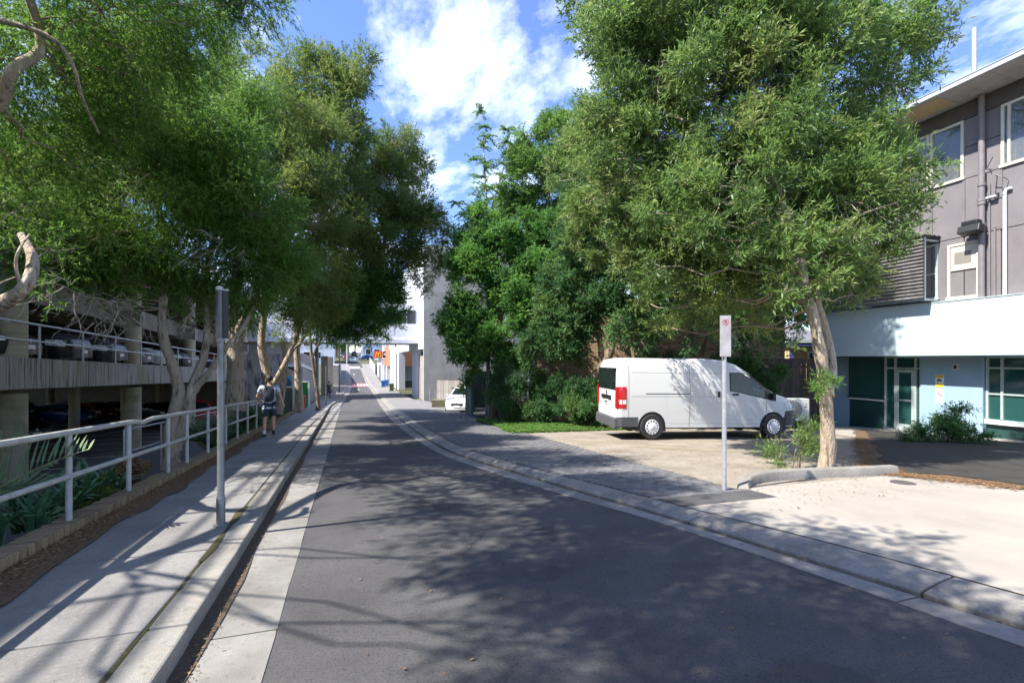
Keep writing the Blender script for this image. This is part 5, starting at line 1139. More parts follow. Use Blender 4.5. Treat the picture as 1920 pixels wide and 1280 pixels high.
leaves('upper_crown', [(-4.6, 5.5, 7.4, 1.2), (-3.2, 6.7, 7.4, 1.15), (-4.4, 3.2, 8.0, 1.2), (-3.4, 2, 7.0, 1.2), (-4, .2, 7.6, 1.3), (-2.2, 1.3, 6.6, 1.1), (-2.3, 3.6, 6.3, .95), (-1.4, 2.3, 6.4, .8), (-4.2, -1.4, 7.5, 1.3), (-1.8, -.6, 6.8, 1.1), (-3.9, 4.4, 8.2, 1.2)], 4200, 12, .12, .05, gA, near_, near_.location, tri=True, seed=78, nsub=11)
# 2. leaning double trunk paperbark by the handrail
b0 = at(322, 880, 9.1); b0.z = zg(b0.x, b0.y)-.12
tree('paperbark_tree', 'leaning pale paperbark with two forked trunks just behind the handrail',
     [([b0, at(322, 800, 9.1), at(335, 735, 9.1), at(322, 680, 9.0), at(308, 640, 9.0), at(304, 590, 9.0), at(312, 530, 9.1), at(318, 480, 9.2), at(300, 400, 9.3), at(270, 330, 9.4)], (.15, .045)),
      ([at(325, 840, 9.15), at(350, 780, 9.2), at(362, 720, 9.3), at(382, 670, 9.4), at(388, 620, 9.5), at(385, 540, 9.6), at(400, 450, 9.8), at(420, 360, 10)], (.13, .04)),
      ([at(362, 730, 9.3), at(395, 695, 9.3), at(425, 650, 9.35), at(455, 615, 9.5), at(480, 560, 9.8), at(500, 480, 10)], (.08, .035)),
      ([at(312, 520, 9.1), at(290, 455, 9), at(240, 435, 8.6), at(190, 445, 8.2), at(150, 465, 8.0)], (.06, .03)),
      ([at(318, 480, 9.2), at(250, 420, 9), at(180, 330, 8.8), at(60, 350, 8.4), at(0, 350, 8.2)], (.05, .02))],
     PX((250, 190, 9.2, .95), (360, 230, 9.2, .95), (170, 300, 9.0, .8), (290, 320, 8.8, .9), (420, 310, 9.4, .95), (470, 400, 9.4, .85), (360, 420, 9.0, .75), (240, 420, 9.2, .7), (500, 480, 9.6, .6), (455, 500, 9.2, .5), (160, 400, 8.8, .7), (90, 380, 8.6, .8), (520, 560, 9.8, .32), (400, 540, 9.6, .42), (240, 500, 9.2, .45), (160, 500, 8.6, .4), (60, 300, 9.0, .9), (440, 210, 10.2, .8), (200, 540, 8.8, .22), (300, 130, 10, .8), (255, 250, 11.5, 1.1), (330, 260, 12.5, 1.1), (240, 180, 12, 1.0), (330, 500, 9.3, .5), (285, 480, 8.9, .4), (420, 460, 9.1, .5), (150, 460, 8.4, .45), (60, 440, 7.5, .5), (240, 480, 8.8, .42), (110, 420, 8.2, .6), (345, 530, 9.3, .34), (435, 560, 9.6, .3), (500, 520, 9.4, .45), (545, 500, 9.8, .45), (200, 500, 8.6, .33), (20, 450, 7.0, .4), (140, 520, 8.2, .2), (470, 580, 9.8, .22), (400, 500, 9.3, .45), (40, 480, 7.2, .3), (90, 490, 7.6, .3), (170, 490, 8.0, .3), (230, 520, 8.4, .26), (280, 540, 8.8, .24), (350, 560, 9.2, .25), (20, 400, 7.4, .5), (200, 450, 8.2, .5), (60, 520, 6.9, .2), (300, 470, 8.6, .4), (110, 540, 7.8, .2), (180, 545, 8.2, .22), (250, 560, 8.6, .2), (355, 590, 9.2, .18), (420, 590, 9.5, .22), (30, 500, 7.0, .25), (140, 500, 8.2, .3), (210, 500, 8.5, .3), (270, 510, 8.8, .3), (350, 510, 9.1, .35), (450, 540, 9.5, .35), (470, 600, 10.5, .25)),
     gA, 33000, 15, .078, .024, tri=True, droop=.8, seed=5, twigr=.004, limbr=.022, nsub=30, slen=.30, spread=.6)
# bare hanging twigs of the same tree
def bare(px, py, D_, n, L_, label, seed, par):
    g = random.Random(seed); c = at(px, py, D_); b = MB(); base = par.location
    for i in range(n):
        p = c+Vector((g.uniform(-.3, .3), g.uniform(-.4, .4), g.uniform(-.1, .2))); d = Vector((g.uniform(-1, 1), g.uniform(-1, 1), g.uniform(-1.1, .1))).normalized(); pts = [p]
        for k in range(6): d = (d+Vector((g.uniform(-.5, .5), g.uniform(-.5, .5), g.uniform(-.45, .3)))).normalized(); pts.append(pts[-1]+d*L_/6)
        b.tube([q-base for q in pts], [.0085*(1-.12*k) for k in range(7)], 4, cap=False)
        for k in range(2, 6):
            if g.random() < .9: d2 = (d+Vector((g.uniform(-1, 1), g.uniform(-1, 1), g.uniform(-.9, .4)))).normalized(); q = pts[k]; e = q+d2*L_*.25; m_ = q.lerp(e, .5)+Vector((g.uniform(-.03, .03), 0, g.uniform(-.03, .03))); b.tube([q-base, m_-base, e-base], [.004, .003, .0015], 3, cap=False)
    tag(b.build('bare_twigs', twigpale, par, recalc=False), kind='stuff')
twigpale = mat('pale_dead_twig', (.32, .27, .21), (.44, .39, .31), 9, .9)
leaning = [o for o in bpy.data.objects if o.get('label', '').startswith('leaning pale')][0]
bare(195, 570, 8.0, 24, .75, '', 2, leaning); bare(215, 610, 8.0, 9, .55, '', 4, leaning); bare(380, 600, 9.3, 16, .6, '', 3, leaning); bare(420, 470, 9.2, 18, .8, '', 6, leaning); bare(180, 270, 8.3, 22, .9, '', 8, leaning); bare(100, 540, 6.4, 5, .6, '', 9, leaning); bare(330, 600, 9.0, 8, .5, '', 12, leaning); bare(250, 330, 8.2, 14, .8, '', 14, leaning)
# 3-7. trunks further along the footpath
def trunkline(px0, py0, D0, *pts): b = at(px0, py0, D0); b.z = zg(b.x, b.y)-.1; return [b]+[at(*p) for p in pts]
tree('paperbark_tree', 'thick rough single trunk paperbark between the light column and the walking man',
     [(trunkline(440, 800, 15, (440, 760, 15), (442, 700, 15), (440, 650, 15), (432, 600, 15), (445, 520, 15), (470, 420, 15.4), (480, 300, 16)), (.36, .14)), ([at(440, 640, 15), at(455, 600, 15), at(490, 540, 15.2), at(540, 450, 15.5), at(590, 380, 16)], (.15, .06))],
     PX((450, 160, 15.5, 1.1), (430, 120, 15.5, .7), (510, 220, 15.5, 1.3), (420, 250, 15, 1.3), (560, 300, 15.5, 1.3), (500, 360, 15, 1.2), (580, 420, 15.5, 1.2), (540, 500, 15, 1.0), (600, 520, 15.5, .9), (470, 470, 14.5, .9), (480, 560, 15, .7), (560, 580, 15.5, .6), (470, 95, 16, .45), (610, 240, 16, .8), (590, 330, 15, .9)) + [(-5, 15, 8, 1.4), (-5.4, 17, 7.6, 1.4), (-4.6, 13.4, 7.4, 1.2)],
     gB, 14500, 13, .11, .038, tri=True, seed=7, group=None, twigr=.007, limbr=.035, slen=.26, nsub=26)
tree('paperbark_tree', 'forked paperbark right behind the walking man',
     [(trunkline(505, 780, 18.5, (503, 730, 18.5), (498, 690, 18.5), (490, 640, 18.5), (500, 560, 18.7), (520, 450, 19)), (.27, .1)), ([at(503, 740, 18.5), at(525, 700, 18.4), at(545, 660, 18.6), at(556, 630, 18.8), at(570, 560, 19)], (.17, .07)), ([at(520, 775, 18.7), at(530, 730, 18.8), at(535, 680, 19), at(530, 640, 19)], (.16, .09)), ([at(545, 665, 18.6), at(560, 645, 18.5), at(585, 640, 18.5), at(600, 630, 18.5)], (.05, .02))],
     PX((580, 160, 19.5, 1.5), (655, 130, 19.5, 1.15), (640, 180, 19.5, 1.2), (600, 110, 19.5, .6), (560, 220, 19, 1.5), (620, 260, 19, 1.4), (660, 230, 19, .9), (570, 320, 18.5, 1.5), (640, 340, 19, 1.3), (600, 430, 18.5, 1.5), (655, 420, 19, 1.2), (560, 540, 18.5, 1.3), (620, 520, 18.5, 1.2), (530, 140, 19.5, .5), (690, 115, 19.5, .5), (600, 590, 18.5, .8), (540, 610, 18.5, .6)) + [(-4.8, 19.5, 8.5, 1.5), (-5.2, 21.8, 8.2, 1.5)],
     gB, 16500, 13, .125, .046, tri=True, seed=9, twigr=.008, limbr=.04, slen=.3, nsub=26)
tree('paperbark_tree', 'pale trunk beside the white framed cabinet, third tree past the walking man',
     [(trunkline(561, 757, 24, (560, 720, 24), (558, 680, 24), (556, 640, 24), (560, 560, 24), (600, 450, 24), (650, 350, 24)), (.25, .1)), ([at(557, 650, 24), at(590, 600, 24), at(640, 520, 23.5), at(690, 450, 23)], (.12, .05))],
     PX((740, 270, 22.5, 1.15), (720, 330, 22, 1.5), (780, 320, 22.5, 1.0), (690, 400, 21.5, 1.5), (760, 390, 22, 1.4), (800, 400, 22.5, 1.0), (720, 460, 21.5, 1.4), (790, 450, 22, 1.1), (830, 440, 22.5, .75), (700, 300, 22, 1.1), (815, 505, 22.5, .6), (770, 500, 22, .9), (800, 540, 22.5, .45), (660, 480, 21, 1.4)) + [(-5, 24.5, 8.6, 1.4), (-4.6, 27, 8.2, 1.4)],
     gB, 13500, 12, .135, .05, tri=True, seed=13, twigr=.008, limbr=.045, slen=.3, group=None, nsub=26)
tree('street_tree', 'slim leaning dark trunk against the lamp pole with green foliage over the road',
     [(trunkline(599, 772, 26, (594, 730, 26), (588, 690, 26), (583, 650, 26), (582, 600, 26), (600, 540, 26)), (.12, .06)), ([at(586, 670, 26), at(600, 640, 26), at(640, 590, 25), at(690, 570, 24)], (.06, .03))],
     PX((660, 570, 22, 1.1), (700, 600, 22, .85), (640, 600, 22, .9), (720, 560, 22, .9), (690, 530, 21.5, 1.2), (750, 590, 22, .55), (610, 610, 22, .8), (690, 628, 22, .42), (660, 620, 22, .5), (640, 540, 21, 1.2), (735, 535, 22, .8), (720, 632, 22, .3)),
     gD, 9500, 12, .12, .05, tri=True, seed=15, barkm=bark2, twigr=.009, limbr=.06, slen=.3)
# ---- right hand side
b0 = Vector((7.8, 5.57, zg(7.8, 5.57)+.02))
tree('gum_tree', 'tall pale barked tree on the kerbed island in front of the shopfront',
     [([b0, at(1553, 840, 7.85), at(1550, 780, 7.8), at(1546, 720, 7.75), at(1536, 650, 7.7), at(1524, 590, 7.7), at(1508, 530, 7.8), at(1500, 480, 7.8), at(1480, 420, 7.9), at(1455, 350, 8.0), at(1430, 240, 8.3), at(1400, 120, 8.6)], (.135, .05)),
      ([at(1548, 740, 7.75), at(1560, 690, 7.9), at(1548, 620, 8.1), at(1530, 540, 8.3), at(1560, 440, 8.6), at(1600, 330, 8.8), at(1640, 230, 9)], (.10, .04)),
      ([at(1640, 230, 9), at(1680, 120, 9.2), at(1700, 60, 9.2)], (.04, .02)),
      ([at(1455, 350, 8.0), at(1380, 260, 8.3), at(1290, 230, 8.6), at(1230, 200, 8.9)], (.05, .02)), ([at(1500, 480, 7.8), at(1600, 410, 7.8), at(1680, 380, 7.8)], (.035, .012))],
     PX((1160, 60, 9.2, .75), (1240, 40, 9.0, .85), (1340, 30, 8.8, .9), (1450, 40, 8.6, .9), (1560, 30, 8.8, .85), (1660, 60, 9.2, .6), (1745, 35, 9.2, .52), (1130, 120, 9.4, .45), (1200, 150, 9.2, .8), (1300, 140, 8.8, .85), (1420, 150, 8.6, .9), (1530, 140, 8.6, .8), (1620, 170, 9.0, .6), (1700, 150, 9.2, .42), (1150, 230, 9.4, .7), (1250, 260, 9.0, .85), (1360, 260, 8.6, .9), (1470, 250, 8.4, .85), (1570, 260, 8.6, .75), (1660, 250, 8.8, .5),
        (1180, 340, 9.4, .8), (1290, 360, 9.0, .85), (1390, 360, 8.6, .8), (1490, 360, 8.3, .75), (1590, 350, 8.3, .72), (1680, 340, 8.2, .5), (1720, 290, 8.4, .35), (1220, 440, 9.6, .75), (1320, 450, 9.0, .75), (1420, 450, 8.6, .7), (1560, 440, 8.3, .65), (1640, 420, 8.2, .5), (1600, 510, 8.2, .42), (1560, 540, 8.4, .3), (1250, 510, 9.6, .55), (1340, 530, 9.0, .55), (1430, 520, 8.8, .5), (1700, 380, 8.2, .32), (1640, 480, 8.2, .3), (1380, 560, 9.2, .35), (1300, 565, 9.4, .35), (1770, 60, 9.2, .3)) +
     PX((1440, 300, 7.9, .5), (1470, 400, 7.7, .45), (1500, 450, 7.6, .32), (1105, 380, 12, .55), (1160, 330, 12, .5), (1130, 460, 12.3, .5), (1200, 420, 12, .5), (1150, 250, 12, .6), (1270, 380, 12, .45), (1230, 490, 11.5, .45), (1300, 470, 11.5, .4), (1215, 270, 12, .5), (1110, 310, 12.5, .5), (1085, 440, 13, .45), (1170, 180, 11.5, .5), (1050, 330, 14, .5), (1075, 250, 14, .5), (1230, 400, 7.9, .36), (1300, 440, 7.8, .4), (1350, 380, 7.6, .42), (1290, 340, 7.9, .4), (1380, 470, 7.6, .3), (1240, 500, 8.6, .35), (1330, 560, 9, .3), (1060, 400, 14, .4), (1200, 560, 12, .4), (1270, 560, 11, .42), (1450, 560, 9.0, .3), (1620, 550, 8.4, .25), (1580, 490, 8.0, .4), (1540, 480, 7.8, .35), (1500, 490, 7.45, .33), (1540, 530, 7.4, .22), (1475, 540, 7.5, .25), (1430, 470, 7.8, .4), (1400, 590, 10, .4), (1330, 600, 11, .4), (1240, 610, 12, .4)),
     gC, 28500, 11, .115, .026, seed=21, twigr=.006, limbr=.03, nsub=22, slen=.24, droop=.15)
shoot = [o for o in bpy.data.objects if o.get('label', '').startswith('tall pale barked')][0]
leaves('upper_crown', [(7.6, 9.6, 12.2, 1.2), (9.2, 10.6, 13, 1.4), (7.2, 11.5, 12.6, 1.4), (9.4, 11.8, 14, 1.3), (8, 10.6, 14.4, 1.3), (9.9, 12.6, 12.8, 1.2), (8.2, 12.8, 13.6, 1.3)], 5200, 11, .15, .06, gC, shoot, shoot.location, tri=True, seed=77)
b = MB(); b.tube([Vector(p)-shoot.location for p in (at(1430, 240, 8.3), (7.8, 8.2, 9.5), (8.2, 10, 11.5), (8.3, 11, 13.8))], [.07, .06, .045, .02], 8); b.tube([Vector(p)-shoot.location for p in ((7.9, 8.4, 9.8), (8.8, 10, 11.2), (9.6, 11.6, 13))], [.05, .035, .02], 8); b.tube([Vector(p)-shoot.location for p in ((7.9, 8.4, 9.8), (7.2, 10, 11.2), (6.9, 11.4, 13))], [.05, .035, .02], 8); b.build('limb', bark, shoot, smooth=True)
q = at(1540, 715, 7.6); leaves('shoot_leaves', [(q.x, q.y, q.z, .14)], 70, 9, .09, .014, gF, shoot, shoot.location, seed=4, nsub=9, slen=.12)
bare(1250, 150, 8.8, 16, .8, '', 21, shoot); bare(1560, 380, 8.3, 14, .7, '', 22, shoot); bare(1350, 230, 8.5, 14, .8, '', 23, shoot); bare(1640, 180, 8.9, 10, .8, '', 25, shoot)
tree('forked_tree', 'forked brown trunk rising behind the middle of the white van roof',
     [([Vector((*at(1318, 800, 16.5)[:2], -1.1)), at(1318, 740, 16.5), at(1320, 675, 16.5), at(1335, 620, 16.4), at(1350, 560, 16.3), at(1350, 480, 16.3), at(1330, 400, 16.5)], (.22, .10)), ([at(1316, 690, 16.5), at(1298, 640, 16.6), at(1290, 590, 16.6), at(1270, 500, 16.5)], (.14, .07)), ([at(1440, 690, 16.8), at(1395, 650, 17), at(1405, 600, 17), at(1425, 560, 17)], (.05, .03))],
     PX((1280, 440, 16, 1.4), (1370, 440, 16, 1.3), (1200, 480, 16, 1.3), (1330, 520, 15.5, 1.1), (1420, 520, 16, 1.1), (1250, 550, 15.5, .9), (1480, 480, 16, 1.1), (1450, 580, 16, .75), (1370, 590, 15.5, .6), (1420, 620, 16, .5), (1280, 610, 15.5, .4), (1200, 580, 16, .7), (1140, 400, 17, 1.5), (1220, 330, 17, 1.6), (1340, 330, 17, 1.6), (1460, 370, 17, 1.3), (1495, 600, 16, .5), (1180, 620, 16, .5), (1240, 630, 16, .35), (1330, 620, 15.6, .35), (1460, 640, 16, .35), (1390, 640, 16, .3), (1150, 640, 16.5, .35), (1500, 540, 16, .9), (1200, 640, 15.5, .35), (1290, 650, 15.5, .3), (1360, 650, 15.5, .3), (1420, 655, 15.5, .3), (1480, 650, 15.5, .3), (1160, 600, 15.5, .5), (1230, 600, 15.5, .5), (1300, 580, 15, .6), (1400, 590, 15, .55), (1560, 520, 17, .9)),
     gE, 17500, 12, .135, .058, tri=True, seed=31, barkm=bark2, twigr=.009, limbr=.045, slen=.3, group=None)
tree('spindly_tree', 'slender dark trunks crossing behind the rear half of the van roof',
     [([Vector((*at(1192, 800, 17)[:2], -1.2)), at(1190, 730, 17), at(1188, 670, 17), at(1182, 630, 17), at(1186, 560, 17), at(1180, 480, 17)], (.10, .05)), ([at(1192, 665, 17), at(1215, 625, 17), at(1235, 590, 17)], (.05, .02)), ([at(1188, 650, 17), at(1160, 635, 16.9), at(1145, 625, 16.9)], (.03, .012))],
     PX((1180, 500, 17, 1.0), (1150, 560, 17, .6), (1230, 560, 17, .45)), gE, 2200, 12, .13, .055, tri=True, seed=33, barkm=bark2, twigr=.008, limbr=.05)
tree('leaning_tree', 'thick leaning brown trunk at the rear end of the white van',
     [([Vector((*at(1085, 800, 17.5)[:2], -1.3)), at(1092, 740, 17.5), at(1120, 700, 17.3), at(1140, 670, 17), at(1155, 610, 17), at(1160, 560, 17), at(1165, 500, 17), at(1150, 420, 17.4)], (.24, .10)), ([at(1130, 690, 17.2), at(1125, 640, 17.4), at(1118, 580, 17.6), at(1110, 500, 17.8)], (.14, .07))],
     PX((1100, 470, 18, 1.4), (1160, 440, 17.5, 1.2), (1110, 560, 17.5, 1.0), (1060, 540, 18, 1.1), (1080, 610, 17.5, .8), (1040, 640, 17.5, .75), (1000, 650, 18, .7), (1090, 670, 17.3, .35), (1030, 590, 18, .9), (1130, 330, 18, 1.3), (1150, 250, 18, 1.0)),
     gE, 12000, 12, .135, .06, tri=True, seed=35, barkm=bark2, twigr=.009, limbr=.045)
tree('leafy_tree', 'dense rounded bright green tree at the left end of the right hand trees',
     [([Vector((*at(925, 790, 20.6)[:2], -1.3)), at(930, 720, 20.6), at(935, 640, 20.6), at(940, 560, 20.6), at(930, 480, 20.8)], (.18, .08)), ([at(1028, 715, 20), at(1035, 690, 20), at(1020, 640, 20)], (.11, .07))],
     PX((880, 600, 20.5, 1.15), (870, 650, 20.3, .8), (860, 560, 20.5, .75), (900, 500, 20.8, 1.2), (880, 450, 21, .85), (940, 450, 21, 1.2), (960, 560, 20.3, 1.35), (930, 650, 20, 1.0), (985, 500, 20.6, 1.25), (1000, 600, 20, 1.1), (890, 690, 20.3, .4), (960, 670, 19.8, .6), (845, 610, 20.6, .5), (1010, 440, 21, 1.2), (870, 720, 20.6, .35), (865, 480, 21, .55), (905, 400, 21, .6), (1050, 520, 20.5, 1.1)),
     gD, 20000, 12, .13, .068, tri=True, seed=41, barkm=bark2, droop=.3, twigr=.009, limbr=.045)
tree('leafy_tree', 'yellow green taller tree rising behind the rounded one',
     [([Vector((*at(1010, 790, 23)[:2], -1.4)), at(1010, 700, 23), at(1015, 600, 23), at(1020, 480, 23), at(1030, 350, 23)], (.2, .08))],
     PX((1050, 260, 23, 1.2), (1000, 320, 23, 1.3), (1070, 330, 23, 1.4), (1020, 400, 23, 1.4), (1090, 400, 23, 1.3), (965, 380, 23, 1.0), (1035, 225, 23, .55), (1080, 240, 23, .7), (985, 255, 23, .5), (1120, 470, 22, 1.3), (1090, 200, 23, .6), (970, 300, 23, .7)),
     gF, 12500, 12, .14, .06, tri=True, seed=43, barkm=bark2, twigr=.009, limbr=.045)
# feathery tree: arching fronds of small leaflets
o = tree('feathery_tree', 'light green feathery tree with drooping fronds against the sky', [([Vector((*at(915, 790, 21.6)[:2], -1.3)), at(915, 650, 21.6), at(915, 500, 21.6), at(912, 380, 21.6), at(905, 260, 21.6)], (.12, .03)), ([at(912, 420, 21.6), at(940, 330, 21.6), at(958, 260, 21.6)], (.05, .015)), ([at(915, 470, 21.6), at(885, 420, 21.4), at(862, 385, 21.4)], (.05, .015))], [], gF, 0)
g = np.random.default_rng(5); VV = []; TT = []; st = MB(); base = np.array(o.location)
heads = []
for (hx0, hy0, hx1, hy1, nn) in ((905, 215, 915, 470, 13), (958, 245, 935, 400, 8), (868, 380, 905, 470, 5), (985, 300, 960, 420, 5), (890, 300, 905, 440, 5)):
    for i in range(nn): u = i/(nn-1); heads.append((hx0+(hx1-hx0)*u+g.normal()*5, hy0+(hy1-hy0)*u+g.normal()*4, .42+.5*u))
for hx, hy, L_ in heads:
    c = np.array(at(hx, hy, 21.5+g.normal()*.35))
    for i in range(9):
        a = g.uniform(0, 2*np.pi); el = g.uniform(.15, 1.0); d = np.array([math.cos(a)*math.cos(el), math.sin(a)*math.cos(el), math.sin(el)]); l_ = L_*g.uniform(.7, 1.3); n = 20; p = c.copy()
        for k in range(n):
            side = unit(np.cross(d, [0, 0, 1.])+g.normal(0, .1, 3)); d = unit(d+np.array([0, 0, -.06])+g.normal(0, .05, 3)); p = p+d*l_/n
            for s in (-1, 1):
                ld = unit(side*s+d*.5+g.normal(0, .35, 3)+np.array([0, 0, -.2])); ln = g.uniform(.07, .13); wv = unit(np.cross(ld, g.normal(0, 1, 3)))*.022
                VV.append([p, p+ld*ln*.5+wv, p+ld*ln, p+ld*ln*.5-wv]); TT.append(g.uniform(.1, 1))
        st.tube([Vector(c-base), Vector((c+p)/2-base+np.array([0, 0, .05])), Vector(p-base)], [.006, .005, .003], 3, cap=False)
quadmesh('crown', np.array(VV).reshape(-1, 3)-base, 4, gF, o, np.array(TT)); tag(st.build('frond_stems', bark2, o, recalc=False), kind='stuff')
# bushes below the trees
def bush(name, label, blobs, m, n, ll, lw, cat='bush', seed=1, per=11, base=None, group=None, tri=True, stems=True, slen=.22):
    c = Vector(blobs[0][:3]); c.z = zg(c.x, c.y)+.05; o = empty(name, c, label, cat, group=group); _, SB = leaves('foliage', blobs, n, per, ll, lw, m, o, c, tri, .1, .9, seed, 18, slen=slen)
    if stems:
        b = MB()
        for s in SB[::2]:
            e = Vector(s[:3])-c; b.tube([Vector((e.x*.3+random.uniform(-.1, .1), e.y*.3, -.05)), e*.6+Vector((0, 0, .05)), e], [.012, .008, .004], 4, cap=False)
        tag(b.build('stems', bark2, o, recalc=False), kind='stuff')
    return o
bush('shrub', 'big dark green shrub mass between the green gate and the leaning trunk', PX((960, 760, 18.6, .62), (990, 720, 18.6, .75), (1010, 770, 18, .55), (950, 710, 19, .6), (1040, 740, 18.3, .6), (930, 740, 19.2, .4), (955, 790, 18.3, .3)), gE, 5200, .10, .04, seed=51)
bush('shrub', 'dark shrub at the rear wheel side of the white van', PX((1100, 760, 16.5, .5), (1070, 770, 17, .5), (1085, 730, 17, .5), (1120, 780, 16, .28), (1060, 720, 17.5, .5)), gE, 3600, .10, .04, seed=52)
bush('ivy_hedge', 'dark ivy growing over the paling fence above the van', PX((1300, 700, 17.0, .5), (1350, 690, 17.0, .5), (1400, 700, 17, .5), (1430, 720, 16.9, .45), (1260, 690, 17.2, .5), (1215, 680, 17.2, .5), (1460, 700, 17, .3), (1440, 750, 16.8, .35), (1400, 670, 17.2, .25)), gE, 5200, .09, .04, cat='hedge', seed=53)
bush('shrub', 'dark flowering shrub in front of the blue wall by the shop door', PX((1770, 805, 12.6, .32), (1800, 800, 12.4, .34), (1735, 815, 12.6, .25), (1835, 815, 12.2, .22), (1800, 775, 12.6, .2), (1700, 820, 12.6, .16)), gE, 1500, .07, .03, seed=54)
p = at(1520, 850, 8.3)
bush('sapling', 'thin pale leafed sapling left of the pale trunk on the island', [(p.x-.2, p.y+.2, zg(p.x, p.y)+.55, .30), (p.x, p.y, zg(p.x, p.y)+.8, .16), (p.x-.35, p.y+.5, zg(p.x, p.y)+.3, .2)], gC, 210, .11, .016, seed=55, per=9, tri=False)
bush('shrub', 'low bright weeds beside the planter box and parked car', PX((850, 757, 30, .3), (845, 760, 30.5, .25)), gF, 500, .08, .04, seed=56)
# ground cover strip
gq = np.random.default_rng(9); n = 16000; y = gq.uniform(13.3, 19.0, n); u = gq.uniform(0, 1, n); x = 4.9+.35*np.sin(y*1.7)*.3+(y-13.3)*.05+u**1.4*5.2*np.clip((19.2-y)/3, .25, 1)
k = x < 10.6-.55*np.abs(y-15.6); 
x, y = x[k], y[k]; z = np.array([zg(a, c) for a, c in zip(x, y)])+.09+gq.uniform(0, .09, len(x)); P3 = np.stack([x, y, z], 1); n = len(x)
d = unit(np.stack([gq.normal(size=n), gq.normal(size=n), gq.uniform(-.2, .5, n)], 1))*.075; e = unit(np.cross(d, np.stack([gq.normal(size=n)*.3, gq.normal(size=n)*.3, np.ones(n)], 1)))*.03
tag(quadmesh('ground_cover', np.stack([P3-d*.5, P3+e, P3+d*.5, P3-e], 1).reshape(-1, 3), 4, gF, None, gq.uniform(0, .9, n)), 'bright green ground cover at the foot of the right hand trees', 'ground cover')
struct(strip('planted_soil', (lambda y: 5.05+(y-13.3)*.05), (lambda y: 10.4-.55*abs(y-15.6)), 13.4, 18.8, .101, soil, 3))
# far trees
for px, D_, r_, zc_, lab in ((665, 190, 7, 7, 'round green tree at the top of the far hill'), (630, 150, 5, 6, 'green tree on the left of the far hill'), (700, 200, 7, 5, 'green tree behind the blue grey building on the hill')):
    p = at(px, 650, D_); zb_ = zg(p.x, p.y); tree('far_tree', lab, [([Vector((p.x, p.y, zb_)), Vector((p.x+.2, p.y, zb_+zc_*.5)), Vector((p.x, p.y, zb_+zc_))], (.4, .2))], [(p.x, p.y, zb_+zc_, r_*.6), (p.x-r_*.4, p.y, zb_+zc_*.8, r_*.45), (p.x+r_*.4, p.y, zb_+zc_*.8, r_*.45), (p.x, p.y-1, zb_+zc_*1.2, r_*.4)], gF, 1200, 8, .5, .25, tri=True, seed=61+int(px), limbs=False, barkm=bark2, slen=.8)
# ================================================================= people
def skinmesh(name, verts, edges, m, parent, sub=2):
    me = bpy.data.meshes.new(name); me.from_pydata([v[:3] for v in verts], edges, []); bm = bmesh.new(); bm.from_mesh(me); ly = bm.verts.layers.skin.verify()
    for i, v in enumerate(bm.verts):
        r_ = verts[i][3]; v[ly].radius = r_ if isinstance(r_, tuple) else (r_, r_); v[ly].use_root = (i == 0)
    bm.to_mesh(me); bm.free(); me.materials.append(m); o = bpy.data.objects.new(name, me); COL.objects.link(o); o.parent = parent
    a = o.modifiers.new('skin', 'SKIN'); a.use_smooth_shade = True; s = o.modifiers.new('sub', 'SUBSURF'); s.levels = sub; s.render_levels = sub; return o
skinm = mat('skin', (.50, .29, .20), (.56, .34, .24), 6, .55); hairm = mat('dark_hair', (.018, .011, .008), (.04, .025, .018), 40, .6, .8, 150)
teem = mat('patterned_tee', (.62, .66, .70), (.20, .26, .33), 9, .85, .3, 30, lo=.46, hi=.6); shortm = mat('navy_shorts', (.018, .028, .065), (.03, .042, .09), 8, .85, .3, 30)
packm = mat('backpack_cloth', (.012, .013, .018), (.035, .036, .045), 8, .7, .3, 60); packg = mat('backpack_grey', (.09, .09, .10), (.2, .2, .22), 9, .7); shoem = mat('shoe_black', (.014, .014, .016), (.03, .03, .03), 8, .6); sockm = mat('sock_white', (.7, .7, .7), None)
